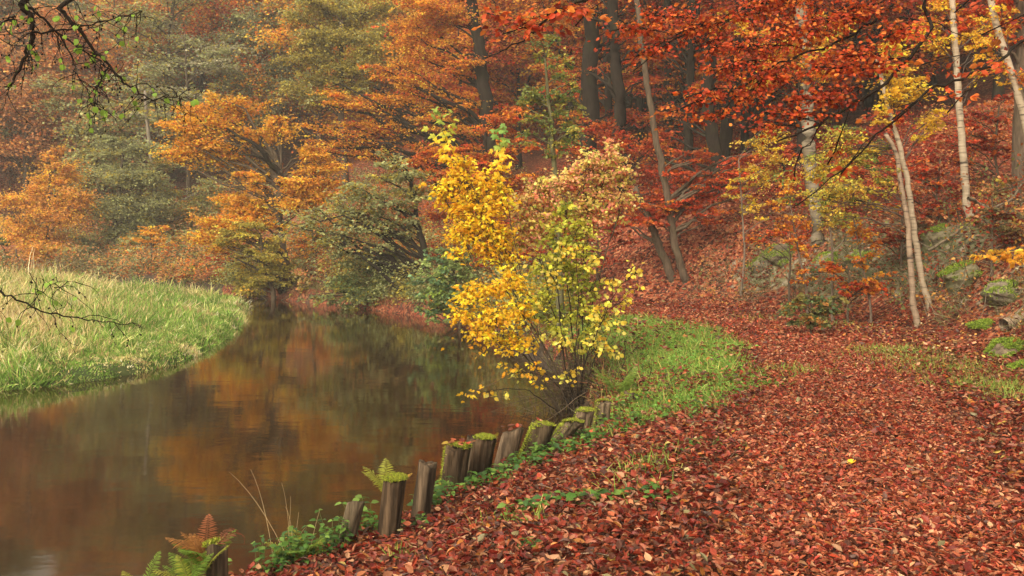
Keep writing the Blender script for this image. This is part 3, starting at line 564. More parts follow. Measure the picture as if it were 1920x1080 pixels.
T('beech_tree', 'big orange beech with long level boughs and a dark bent trunk, upper middle', None, 42, [(935, 470), (925, 300), (910, 190), (903, 130), (900, 80), (885, 0)], (14, 10),
  [(720, 240, 66, 12), (650, 225, 60, 11), (780, 215, 60, 13), (600, 240, 34, 9), (700, 190, 58, 12), (640, 180, 46, 10), (780, 175, 56, 12), (740, 275, 60, 12), (680, 290, 50, 11), (830, 250, 52, 14), (790, 110, 56, 22), (750, 65, 50, 24), (830, 60, 54, 26), (800, 20, 60, 24), (850, 120, 46, 22), (870, 190, 46, 18), (740, 140, 50, 16), (620, 275, 44, 10), (860, 20, 50, 26)], top=(-.6, 0, 4), size=0.119, cols=[ORG, RUST, GOLD, RED], w=[5, 2, 2, .6], dens=1.15, flat=.2, bark=BK_D)
T('beech_tree', 'rust and orange young beech filling the gap behind the yellow maple top', None, 33, [(905, 520), (900, 430), (905, 330), (912, 250)], (8, 3), [(900, 290, 56, 22), (950, 310, 52, 22), (850, 300, 46, 20), (890, 340, 52, 22), (960, 260, 46, 22), (820, 340, 40, 18), (930, 370, 48, 22), (860, 385, 46, 20), (980, 350, 40, 22), (960, 215, 38, 22), (900, 420, 50, 22), (800, 300, 40, 16), (770, 310, 36, 14)], size=.12, cols=[RUST, ORG, RED], w=[3, 2, 1.4], dens=1.1, flat=.3, bark=BK_D)
T('ash_sapling', 'thin upright tree with sparse green leaves rising behind the pink-tinged bush', None, 19, [(1050, 560), (1045, 420), (1038, 300), (1030, 200), (1022, 110)], (9, 2), [(1015, 190, 34, 36), (1045, 150, 32, 34), (1000, 250, 28, 26), (1060, 230, 30, 36), (1035, 270, 30, 30), (1025, 90, 34, 30, 0, .6), (985, 200, 22, 24, 0, .6), (1070, 170, 22, 24, 0, .6)], size=.07, cols=[(.22, .25, .07), OLV, GRN], w=[3, 2, 1], dens=.42, bark=(.11, .10, .05), flat=.9)
# dark beech boles on the slope, right of the middle
BO = [(37, [(1100, 400), (1102, 250), (1108, 130), (1110, 30)], 20, 'thick dark beech bole behind the upright sapling, half hidden by red leaves'),
      (34, [(1165, 380), (1162, 230), (1155, 120), (1150, 20)], 14, 'dark beech bole left of the slim leaning trunk, upright'),
      (40, [(1140, 380), (1142, 240), (1138, 100), (1135, 0)], 9, 'thin dark bole directly left of the upright beech bole'),
      (41, [(1255, 370), (1256, 240), (1252, 120), (1250, 0)], 9, 'thin dark straight bole between the slim leaning trunk and the kinked bole'),
      (36, [(1292, 360), (1290, 240), (1294, 140), (1296, 20)], 10, 'narrow dark bole close to the left side of the kinked bole'),
      (31, [(1350, 420), (1338, 260), (1326, 190), (1332, 120), (1318, 70), (1300, 0)], 14, 'dark kinked beech bole that bends left near the top'),
      (34, [(1352, 410), (1362, 240), (1374, 150), (1384, 60), (1392, 0)], 14, 'dark beech bole leaning right beside the kinked bole'),
      (35, [(1396, 400), (1396, 230), (1394, 150), (1404, 60), (1408, 0)], 9, 'slim dark bole between the leaning bole and the stout straight bole'),
      (37, [(1428, 400), (1424, 240), (1424, 130), (1430, 30)], 18, 'stout straight dark bole, last of the dark row before the birches')]
for i, (Y, p, r, lab) in enumerate(BO):
    x0 = p[-1][0]; bl = []
    for q in range(6):
        yy = [10, 60, 110, 160, 220, 280][q]; bl.append((x0 + rng.choice([-1, 1]) * U(35, 85), yy + U(-20, 20), U(30, 50), U(9, 15), U(.5, 3.5)))
    cx = px(x0, -60, Y); bl = B(Y, *bl, split=True) + [(cx + np.array([N(2.2), N(1.8), 2.5 + q * 1.1]), (2.6, 2.6, 1.1), .45) for q in range(6)]
    T('beech_tree', lab, None, Y, p, (r * .9, r * .68), bl, top=(U(-.4, .4), 0, 8), size=0.111, cols=[RED, RUST, ORG] if i < 6 else [RUST, ORG, GOLD, RED], w=[3, 2, 1] if i < 6 else [2, 3, 1.5, 1], dens=.8, flat=.2, bark=BK_D)
# two slim leaning beeches at the path with red sprays
Y1 = hit(1285, 528)[1]
T('beech_tree', 'slim grey trunk curving up from the path bend, taller of two', None, Y1, [(1287, 530), (1278, 500), (1264, 450), (1255, 390), (1244, 330), (1232, 270), (1218, 190), (1208, 120), (1198, 30)], (8, 5),
  [(1310, 365, 60, 13), (1250, 385, 56, 13), (1340, 330, 52, 13), (1280, 325, 46, 12), (1370, 300, 50, 14), (1230, 405, 44, 12), (1320, 290, 44, 12), (1400, 340, 40, 14), (1330, 400, 52, 14)], top=(-.3, 0, 3), size=.10, cols=[RED, (.45, .085, .025), RUST, ORG], w=[4, 3, 2, .6], dens=1.25, flat=.2, bark=BK_G)
Y2 = hit(1258, 523)[1]
T('beech_tree', 'short grey trunk leaning left under a red spray, lower of two by the path bend', None, Y2, [(1260, 524), (1248, 490), (1235, 460), (1222, 425), (1208, 390), (1190, 350)], (9, 6),
  [(1190, 390, 42, 12), (1215, 405, 40, 12), (1170, 410, 34, 10), (1230, 370, 40, 12), (1200, 365, 36, 12)], size=.10, cols=[(.46, .095, .03), RED, RUST], w=[3, 3, 2], dens=1.25, flat=.2, bark=BK_G)
for (x, y, Y, lab, bl) in ((1345, 505, 27, 'dark red beech undergrowth on the slope below the kinked bole', [(1340, 440, 56, 15), (1290, 455, 48, 13), (1385, 425, 50, 14), (1330, 470, 56, 13), (1290, 480, 44, 11), (1390, 460, 46, 13), (1350, 415, 46, 13), (1420, 440, 36, 14)]),
                           (1180, 470, 31, 'crimson beech undergrowth right behind the pink-tinged bush', [(1150, 260, 46, 18), (1190, 290, 44, 16), (1120, 300, 40, 16), (1200, 330, 42, 15), (1130, 240, 40, 18), (1230, 260, 40, 15), (1160, 330, 40, 15)]),
                           (1470, 440, 27, 'red young beech on the slope between the dark boles and the pale old birch', [(1450, 330, 46, 16), (1480, 370, 40, 16), (1430, 380, 44, 15), (1470, 290, 42, 16), (1500, 410, 36, 14), (1440, 420, 44, 13), (1420, 300, 40, 15)])):
    T('beech_sapling', lab, None, Y, [(x, y), (x - 4, y - 70), (x + 3, y - 150)], (4, 2), bl, size=.11, cols=[RED, DRED, RUST, (.42, .08, .03)], w=[3, 1, 2, 2], dens=1.1, flat=.25, bark=BK_D)
# birches
Yb = hit(1535, 455)[1]
T('birch_tree', 'thick pale old birch trunk standing behind the rock ledge', None, Yb, [(1535, 455), (1527, 380), (1520, 300), (1515, 235), (1510, 160), (1505, 60)], (14, 11), [(1440, 130, 50, 30), (1540, 60, 60, 30), (1400, 60, 50, 30), (1500, 120, 50, 30)], top=(-.2, 0, 2), mat=M_BIRCH, limbc=(.16, .12, .10), limbk=.35, near=True, bark=(.38, .36, .30), size=.10, cols=[GOLD, RUST, YEL], w=[2, 2, 1], dens=.8)
Yc = hit(1717, 614)[1]
T('birch_tree', 'slim dull-barked birch at the path edge, front one of the close pair', None, Yc, [(1719, 616), (1712, 560), (1706, 480), (1700, 410), (1690, 350), (1680, 290), (1660, 250)], (6.6, 3.6), [(1560, 280, 46, 28), (1500, 360, 40, 24), (1530, 400, 36, 20), (1620, 300, 50, 30), (1570, 330, 46, 30), (1640, 360, 44, 26), (1590, 380, 40, 22), (1540, 300, 36, 28), (1600, 260, 46, 26)], mat=M_BIRCH, limbc=(.16, .12, .10), limbk=.35, near=True, bark=(.50, .41, .34), size=.055, cols=[(.62, .42, .05), OLV, (.45, .42, .07), GRN], w=[4, 2, 2, 1], dens=.5, flat=.8, twig_r=.004)
Yd = hit(1742, 580)[1]
T('birch_tree', 'leaning white birch with dark bands, behind in the close pair', None, Yd, [(1744, 582), (1730, 530), (1715, 440), (1706, 370), (1692, 300), (1676, 235), (1660, 180), (1645, 110)], (6.6, 3.6), [(1700, 170, 40, 26), (1740, 200, 46, 30), (1660, 210, 40, 28), (1720, 240, 40, 20), (1690, 120, 40, 30), (1640, 150, 36, 30)], mat=M_BIRCH, limbc=(.16, .12, .10), limbk=.35, near=True, bark=(.70, .64, .55), size=.06, cols=[YEL, (.62, .42, .06), GOLD], w=[3, 3, 2], dens=.55, flat=.5, twig_r=.005)
Ye = hit(1818, 425)[1]
T('birch_tree', 'straight white birch with a clean trunk standing highest on the rocky bank', None, Ye, [(1820, 428), (1812, 370), (1805, 290), (1800, 220), (1795, 140), (1788, 60), (1784, -40)], (7.6, 5), [(1830, 60, 40, 26), (1740, 60, 44, 28), (1850, 120, 36, 24), (1760, 20, 44, 30)], top=(0, 0, 2), mat=M_BIRCH, limbc=(.16, .12, .10), limbk=.35, near=True, bark=(.72, .67, .58), size=.06, cols=[YEL, GOLD, RUST], w=[2, 2, 1], dens=.5, twig_r=.005)
T('birch_tree', 'curving white birch running out of the right edge', None, 15.5, [(1945, 400), (1932, 270), (1910, 180), (1885, 100), (1865, 35), (1850, -50)], (7.5, 5.4), [(1900, 40, 44, 26), (1860, 100, 30, 22), (1890, 140, 30, 20)], top=(-.3, 0, 1.5), mat=M_BIRCH, limbc=(.16, .12, .10), limbk=.35, near=True, bark=(.72, .67, .58), size=.06, cols=[GOLD, YEL, RUST], w=[2, 2, 2], dens=.5, twig_r=.005)
T('beech_tree', 'broad grey trunk cut by the right edge beyond the curving birch', None, 18.5, [(1912, 350), (1916, 230), (1920, 100), (1922, -20)], (17, 14), [(1880, 20, 50, 26), (1930, 60, 50, 26), (1840, 40, 44, 22)], top=(0, 0, 3), bark=BK_G, size=.10, cols=[RUST, RED, ORG], w=[2, 2, 1], dens=.9, flat=.25)
for (Y, pts_, bl, lab, cl, w_) in (
    (22, [(1388, 560), (1396, 480), (1392, 400), (1385, 300)], [(1430, 280, 32, 22), (1410, 330, 30, 22), (1445, 320, 26, 22), (1400, 380, 26, 18), (1380, 350, 22, 18), (1420, 400, 24, 14), (1450, 250, 26, 18)], 'thin birch sapling with pale yellow leaves beside the rock ledge', [(.66, .46, .08), YEL, OLV], [3, 2, 1]),
    (19, [(1512, 545), (1497, 470), (1488, 420), (1478, 350)], [(1480, 410, 24, 20), (1500, 440, 20, 20), (1470, 360, 24, 20), (1505, 470, 18, 14), (1515, 520, 18, 12)], 'thin sapling with a few rusty leaves in front of the pale old birch', [RUST, ORG, GOLD], [2, 2, 1]),
    (17, [(1632, 575), (1622, 520), (1612, 470), (1598, 400)], [(1625, 440, 22, 16), (1640, 470, 22, 12), (1615, 490, 20, 12), (1640, 520, 24, 10), (1605, 425, 16, 14)], 'thin sapling with orange leaves left of the close birch pair', [ORG, GOLD, (.55, .16, .03)], [3, 1, 2]),
    (17.5, [(1560, 470), (1556, 420), (1560, 380)], [(1560, 330, 36, 22), (1590, 410, 30, 16), (1545, 380, 30, 16), (1580, 360, 30, 18)], 'yellow-leaved birch sapling growing on top of the rock ledge', [(.66, .46, .06), OLV, (.45, .42, .08)], [3, 2, 2])):
    T('birch_sapling', lab, None, Y, pts_, (2.6, 1), bl, size=.055, cols=cl, w=w_, dens=.5, flat=.8, bark=(.16, .12, .09), twig_r=.004, tm=LF)
# red undergrowth on the bank at the right
for (x, y, Y, lab, bl) in ((1760, 430, 19, 'dark red thicket on the bank between the pair of birches and the straight birch', [(1740, 340, 40, 20), (1770, 380, 34, 18), (1730, 400, 34, 16), (1765, 310, 34, 18), (1700, 330, 34, 18), (1690, 380, 30, 16)]),
                           (1870, 330, 21, 'dark red thicket behind the straight white birch', [(1860, 240, 40, 22), (1840, 290, 36, 20), (1890, 280, 36, 22), (1870, 190, 40, 22), (1760, 250, 36, 22), (1830, 220, 36, 22)]),
                           (1600, 470, 22, 'reddish thicket above the rock ledge behind the yellow saplings', [(1600, 330, 46, 22), (1640, 300, 44, 22), (1580, 400, 40, 18), (1650, 380, 40, 20), (1620, 240, 44, 24), (1560, 260, 40, 24), (1670, 430, 34, 16)])):
    T('beech_sapling', lab, None, Y, [(x, y), (x - 4, y - 60), (x + 3, y - 130)], (3, 1.5), bl, size=.085, cols=[DRED, RED, BRP, RUST], w=[3, 2, 2, 1], dens=.75, flat=.5, bark=BK_B)
T('bramble_bush', 'low green and amber bush at the path bend below the rock ledge', None, 15.2, [(1520, 610), (1520, 585), (1522, 560)], (2, 1), [(1490, 575, 28, 14), (1520, 570, 28, 18), (1550, 570, 22, 20), (1545, 595, 28, 12), (1500, 595, 28, 10)], cat='bush', size=.07, cols=[(.14, .15, .05), (.40, .18, .04), (.22, .19, .05), (.11, .17, .06)], w=[2, 1.2, 2, 2], dens=.8, tm=LF)
T('beech_tree', 'rust-orange beech foliage behind the upright beech bole and its thin neighbour', None, 43, [(1205, 400), (1200, 220), (1195, 60)], (7, 4), [(1090, 60, 50, 18), (1150, 30, 50, 18), (1210, 70, 50, 18), (1060, 120, 44, 18), (1120, 150, 46, 16), (1190, 140, 46, 16), (1250, 120, 44, 16), (1160, 200, 46, 14), (1230, 190, 46, 14), (1100, 220, 44, 14), (1290, 40, 44, 16), (1020, 40, 44, 18)], top=(0, 0, 4), size=.14, cols=[ORG, RUST, RED], w=[3, 3, 1.5], dens=.9, flat=.25, bark=BK_D)
T('beech_tree', 'glowing gold beech foliage seen between the dark boles on the slope', None, 46, [(1350, 380), (1352, 200), (1350, 60)], (9, 5), [(1350, 180, 50, 16), (1310, 150, 44, 16), (1400, 190, 44, 16), (1370, 230, 50, 14), (1330, 100, 50, 18), (1420, 130, 44, 16), (1450, 200, 40, 16), (1300, 220, 40, 14), (1380, 60, 50, 18), (1450, 70, 40, 18), (1280, 60, 44, 18), (1500, 140, 40, 18)], top=(0, 0, 4), size=0.136, cols=[GOLD, (.72, .34, .04), ORG], w=[3, 3, 2], dens=.9, flat=.25, bark=BK_D)
for (x, y, Y, cl, w_, lab, bl) in (
    (165, 512, 49, [GRG, OLV, BRP], [3, 1, 1], 'grey-green brush at the meadow end between the amber tree and the feathery tree', [(160, 485, 34, 20), (150, 510, 34, 12), (190, 512, 34, 12), (115, 510, 34, 12), (140, 495, 30, 14), (185, 495, 30, 16)]),
    (345, 520, 47, [GRG, DORG, OLV], [3, 2, 1], 'grey and rust brush behind the top of the meadow', [(320, 516, 34, 12), (360, 520, 34, 12), (395, 525, 34, 14), (425, 530, 30, 14), (335, 480, 40, 26), (370, 490, 36, 26), (310, 500, 34, 16), (350, 510, 40, 14), (385, 470, 30, 24), (350, 450, 36, 22)]),
    (260, 515, 50, [OLV, GRG, ORG], [2, 2, 1], 'olive brush beside the little layered yellow-orange beech', [(230, 512, 34, 12), (270, 514, 34, 12), (300, 516, 30, 12), (240, 495, 34, 16), (265, 480, 30, 18), (300, 500, 30, 14), (225, 470, 26, 22)]),
    (30, 512, 49, [BRP, DORG, DRED], [2, 2, 1], 'brown brush at the far left edge of the meadow', [(20, 508, 36, 12), (60, 510, 36, 12), (95, 510, 30, 12), (-15, 508, 30, 12), (30, 495, 34, 14), (-10, 490, 34, 18), (60, 500, 28, 10)]),
    (30, 470, 62, [(.25, .10, .06), DRED, BRP], [2, 2, 2], 'dark red-brown beech behind the small amber tree at the left edge', [(20, 380, 46, 22), (45, 340, 44, 20), (0, 420, 40, 22), (30, 440, 40, 16), (-10, 345, 40, 20), (60, 270, 60, 18), (20, 290, 50, 16), (110, 260, 50, 16)]),
    (610, 548, 36, [(.36, .30, .12), OLV, BRP], [2, 2, 2], 'straggly brown and olive shrub on the far bank right of the oak trunk', [(620, 560, 30, 10), (660, 565, 30, 12), (600, 540, 34, 14), (640, 545, 30, 14), (580, 520, 24, 12)]),
    (470, 553, 38, [(.38, .32, .07), OLV, GOLD], [3, 2, 1], 'yellow-green shrub at the water left of the oak trunk', [(460, 530, 28, 20), (480, 545, 26, 14), (445, 545, 22, 14), (465, 500, 24, 20)])):
    T('shrub', lab, None, Y, [(x, y), (x + 2, y - 25), (x, y - 45)], (3, 1.5), bl, cat='bush', size=0.119, cols=cl, w=w_, dens=.85, flat=.8)
for (x, y, Y, lab, bl, cl, w_) in (
    (1120, 500, 25, 'dark crimson brush on the slope left of the short leaning trunk', [(1130, 420, 40, 14), (1110, 460, 40, 12), (1160, 450, 36, 11), (1080, 440, 40, 14), (1140, 490, 36, 9), (1100, 400, 40, 14)], [DRED, RED, RUST], [3, 3, 1]),
    (1010, 520, 24, 'deep red brush on the slope hidden behind the olive-green bush', [(1000, 420, 46, 18), (960, 470, 46, 18), (1040, 460, 40, 16), (940, 400, 40, 16), (990, 510, 40, 14), (900, 480, 40, 16)], [DRED, RED, RUST], [3, 2, 1]),
    (1690, 470, 18.5, 'tangled brown and red brush on the bank right behind the close birch pair', [(1680, 440, 34, 18), (1720, 460, 30, 16), (1660, 410, 34, 16), (1740, 430, 30, 18), (1640, 440, 30, 14)], [DRED, BRP, (.25, .16, .07), RED], [2, 2, 2, 2]),
    (1860, 430, 15.5, 'brown and dull green brush under the bleached forked branch', [(1870, 420, 34, 14), (1900, 400, 30, 16), (1840, 400, 24, 14), (1915, 440, 30, 14), (1880, 350, 34, 16)], [BRP, (.20, .16, .06), DRED, OLV], [2, 2, 2, 1]),
    (1480, 520, 20, 'small rusty shrub growing out of the rock ledge', [(1475, 430, 30, 14), (1500, 455, 26, 12), (1440, 445, 24, 12)], [RUST, RED, ORG], [2, 2, 1]),
    (1590, 560, 17, 'low rusty shrub under the pale rounded rock', [(1580, 530, 26, 9), (1610, 545, 26, 8), (1650, 535, 26, 9), (1560, 500, 22, 9)], [RUST, ORG, RED], [2, 1, 2])):
    T('shrub', lab, None, Y, [(x, y), (x + 2, y - 30), (x, y - 60)], (2.5, 1.2), bl, cat='bush', size=.075, cols=cl, w=w_, dens=.60, flat=.6, bark=BK_B, twig_r=.005)
HTOP = max(TOPS); print('LEAVES', sum(len(o.data.vertices) for o in COL.objects if o.type == 'MESH') / 4e6)
# ------------------------------------------------------------------ the saplings and bushes on the near bank
def shrub(name, label, cat, stems, blobs, r, tm, size, cols, w, bark, stem_mat=None, group=None, crown='leaves', **k):
    base = stems[0][0]
    e = empty(name, base, label, cat, group); wd, lv = MB(), MB()
    sm = [smooth_line(s, 5) for s in stems]
    for s_ in sm:
        wb = s_.copy(); wb[1:-1] += N(.008, (len(wb) - 2, 3)); wd.tubes(wb, np.linspace(r, r * .28, len(wb)), 6, bark)
    for b in blobs:
        j = int(np.argmin([np.min(np.linalg.norm(s_ - b[0], axis=1) + .25 * np.maximum(0, s_[:, 2] - b[0][2] + .05)) for s_ in sm]))
        n0 = wd.n
        grow(wd, lv, sm[j], 0, r * .6, [b], tm, size, cols, w, bark, near=True, **k)
    wd.build('stem', stem_mat or M_BARK, e); lv.build(crown, M_LEAF, e); return e
def SP(*pts):
    """stem from (x, y, Y) pixels"""
    return np.array([px(*p) for p in pts])
b0 = hit(1078, 790); Y0 = b0[1]
def g0(dx, dy): x, y = b0[0] + dx, b0[1] + dy; return np.array([x, y, h1(x, y) - .03])
def stem(dx, dy, *pts): return np.vstack([[g0(dx, dy)], SP(*pts)])
Ym = Y0 - .1
shrub('maple_sapling', 'bright yellow young maple leaning over the water, with two green-tipped shoots', 'sapling',
      [stem(-.02, .0, (1040, 690, Ym), (975, 570, Ym), (905, 430, Ym), (862, 320, Ym), (832, 255, Ym), (826, 205, Ym)),
       stem(.03, .05, (1030, 680, Ym), (985, 540, Ym), (958, 420, Ym), (942, 320, Ym), (937, 245, Ym)),
       stem(-.05, .03, (1010, 700, Ym), (940, 610, Ym), (890, 500, Ym), (850, 400, Ym), (815, 345, Ym), (792, 322, Ym)),
       stem(-.04, -.04, (1020, 730, Ym - .2), (960, 670, Ym - .3), (905, 610, Ym - .4), (860, 590, Ym - .4)),
       stem(0, -.04, (1035, 690, Ym - .3), (985, 600, Ym - .4), (935, 530, Ym - .4), (880, 510, Ym - .4))],
      B(Ym, (862, 320, 26, 24), (845, 350, 30, 26), (880, 355, 34, 30), (915, 345, 30, 26), (868, 395, 34, 28), (905, 395, 40, 30), (940, 370, 22, 32), (925, 430, 38, 28), (880, 425, 32, 24), (858, 440, 22, 20), (905, 465, 40, 22), (945, 445, 26, 26), (855, 470, 18, 12), (870, 300, 20, 16), (950, 480, 26, 22), (805, 345, 16, 14, 0, .5), (820, 362, 22, 16), (935, 320, 16, 22, 0, .8),
        (880, 555, 34, 24, -.4), (865, 590, 26, 20, -.4), (920, 540, 40, 26, -.4), (960, 530, 32, 26, -.3), (930, 590, 44, 26, -.4), (975, 580, 30, 26, -.3), (900, 620, 34, 22, -.4), (950, 640, 40, 24, -.3), (890, 650, 24, 16, -.4, .6), (985, 640, 30, 20, -.3, .7), (1000, 690, 40, 20, -.3, .4), (960, 690, 30, 16, -.3, .4), (1010, 720, 30, 14, -.4, .3), (880, 740, 16, 8, -.4, .3)),
      .012, MAPLE, .056, [(.90, .55, .02), (.85, .45, .015), (.92, .66, .05), (.76, .36, .02)], [5, 3, 3, 1], BK_B, dens=.42, rs=1.3, up=.55, face=.4, flat=.6, per=7, twig_r=.003, scatter=.5, droop=.35, spread_col=.3)
ms = COL.objects['maple_sapling']; lv = MB()
for (x, y, n, rx, ry, cl) in ((826, 212, 9, 10, 8, LGRN), (832, 236, 12, 12, 10, (.55, .58, .07)), (836, 262, 12, 12, 10, (.85, .66, .05)), (842, 285, 14, 14, 10, (.90, .58, .03)), (938, 248, 9, 10, 8, (.22, .38, .08)), (940, 268, 8, 11, 8, LGRN), (938, 290, 9, 12, 9, (.86, .64, .05)), (935, 310, 9, 12, 9, (.9, .58, .03))):
    P_ = np.array([px(x + N(rx), y + N(ry), Ym + N(.06)) for _ in range(n)]); a = U(0, 6.28, n)
    lv.inst(MAPLE, P_, np.stack([np.cos(a), np.sin(a), np.full(n, -.5)], 1), N(.4, (n, 3)) + np.array([0, -.6, .6]), U(.09, .15, n), np.array(cl) * np.exp(N(.12, n))[:, None])
lv.build('shoot_leaves', M_LEAF, ms)
Yp = Y0 + .5
shrub('spindle_bush', 'tall bush with small pinkish and pale yellow leaves behind the yellow maple', 'bush',
      [stem(.1, .4, (1085, 640, Yp), (1095, 500, Yp), (1110, 400, Yp), (1130, 310, Yp), (1145, 262, Yp)), stem(.15, .45, (1100, 620, Yp), (1130, 500, Yp), (1160, 400, Yp), (1180, 340, Yp)), stem(.05, .4, (1060, 640, Yp), (1040, 520, Yp), (1020, 420, Yp), (1000, 370, Yp))],
      B(Yp, (985, 385, 30, 26), (1010, 355, 30, 26), (1045, 345, 34, 28), (1075, 325, 34, 28), (1105, 310, 30, 28), (1140, 300, 26, 26), (1145, 268, 14, 16), (1165, 325, 24, 22), (1190, 345, 18, 22, 0, .7), (1130, 345, 36, 26), (1165, 370, 30, 22), (1100, 370, 36, 28), (1130, 395, 34, 22), (1060, 390, 36, 28), (1020, 400, 34, 26), (980, 425, 30, 24), (1165, 400, 22, 16, 0, .6), (1100, 420, 36, 22), (1010, 440, 34, 22), (1175, 300, 16, 14, 0, .6), (970, 460, 24, 20)),
      .016, LF, .052, [(.78, .36, .20), (.76, .50, .18), (.70, .60, .16), (.72, .24, .17), (.55, .52, .12)], [3, 3, 3, 1.5, 2], BK_B, dens=.52, rs=1.35, up=.4, face=.4, flat=.8, per=16, twig_r=.003, scatter=.4, droop=.3)
Yg = Y0 + .15
shrub('privet_bush', 'olive-green bush between the yellow maple and the large-leaved hazel', 'bush',
      [stem(.06, .2, (1075, 650, Yg), (1065, 540, Yg), (1060, 440, Yg), (1062, 370, Yg)), stem(.1, .25, (1090, 650, Yg), (1095, 560, Yg), (1100, 470, Yg)), stem(.0, .2, (1055, 660, Yg), (1030, 560, Yg), (1015, 480, Yg))],
      B(Yg, (1060, 400, 30, 26), (1035, 440, 34, 28), (1080, 440, 34, 30), (1050, 480, 40, 30), (1095, 490, 34, 30), (1015, 500, 30, 28), (1070, 530, 40, 30), (1110, 540, 28, 30), (1030, 550, 34, 28), (1085, 580, 40, 28), (1050, 600, 36, 24), (1105, 610, 30, 26), (1010, 590, 26, 22, 0, .6), (1075, 640, 36, 22, 0, .6), (1110, 660, 24, 20, 0, .5)),
      .013, LF, .06, [(.40, .42, .05), (.54, .52, .06), (.26, .32, .05), (.62, .55, .09)], [4, 3, 2, 1.5], BK_D, dens=.30, rs=1.35, up=.4, face=.4, flat=.8, per=16, twig_r=.003, scatter=.4, droop=.25)
Yh = Y0 - .25
shrub('hazel_bush', 'open bush of large pale yellow leaves on dark stems by the last posts', 'bush',
      [stem(.04, -.1, (1062, 700, Yh), (1050, 600, Yh), (1045, 500, Yh), (1050, 455, Yh)), stem(.1, -.05, (1095, 690, Yh), (1130, 600, Yh), (1160, 540, Yh), (1200, 505, Yh)), stem(.06, -.1, (1080, 680, Yh), (1085, 560, Yh), (1078, 470, Yh)), stem(0, -.12, (1055, 735, Yh), (1010, 690, Yh), (960, 620, Yh), (930, 560, Yh)), stem(0.08, -.1, (1100, 720, Yh), (1120, 660, Yh), (1150, 640, Yh)), stem(-.02, -.14, (1030, 760, Yh), (980, 730, Yh - .1), (900, 735, Yh - .2))],
      B(Yh, (1050, 470, 24, 14), (1085, 465, 18, 14), (1110, 490, 26, 16), (1000, 560, 24, 20), (1030, 510, 22, 18), (1150, 530, 26, 18), (1190, 515, 20, 22, 0, 1.6), (1195, 545, 16, 14, 0, 1.5), (1165, 570, 26, 14), (1130, 590, 30, 22), (1110, 640, 26, 20), (1140, 660, 24, 14), (1060, 640, 26, 20), (1000, 640, 26, 18), (1070, 700, 30, 14), (985, 700, 24, 12), (1150, 610, 20, 14), (920, 735, 26, 8)),
      .012, leaf8(.40, .06, -.2), .064, [(.80, .60, .08), (.66, .56, .12), (.48, .48, .08), (.85, .52, .04)], [4, 3, 2, 2], BK_D, dens=.15, rs=1.4, up=.4, face=.5, flat=.8, per=5, twig_r=.0035, scatter=.4, droop=.5)
# dark tangle of thin stems at their feet
e = empty('brushwood', g0(0, 0), 'tangle of thin bare dark twigs over the water under the yellow saplings', 'brushwood'); wd = MB()
for i in range(120):
    a = g0(N(.22), U(-.1, .6)); q = px(1065 + N(60), U(640, 745), Y0 + N(.3)); m_ = (a + q) / 2 + N(.10, 3)
    t = np.linspace(0, 1, 6)[:, None]; wd.tubes((1 - t) ** 2 * a + 2 * t * (1 - t) * m_ + t * t * q + N(.012, (6, 3)), np.linspace(.007, .002, 6), 4, np.array(BK_B) * U(.6, 2))
for i in range(26):
    a = g0(U(-.1, .3), U(-.2, .5)); q = px(U(890, 1040), U(690, 800), Y0 + N(.3)); m_ = (a + q) / 2 + np.array([0, 0, .12]) + N(.08, 3)
    t = np.linspace(0, 1, 7)[:, None]; wd.tubes((1 - t) ** 2 * a + 2 * t * (1 - t) * m_ + t * t * q + N(.012, (7, 3)), np.linspace(.006, .0018, 7), 4, np.array(BK_B) * U(.8, 2.4))
wd.build('twigs', M_BARK, e)

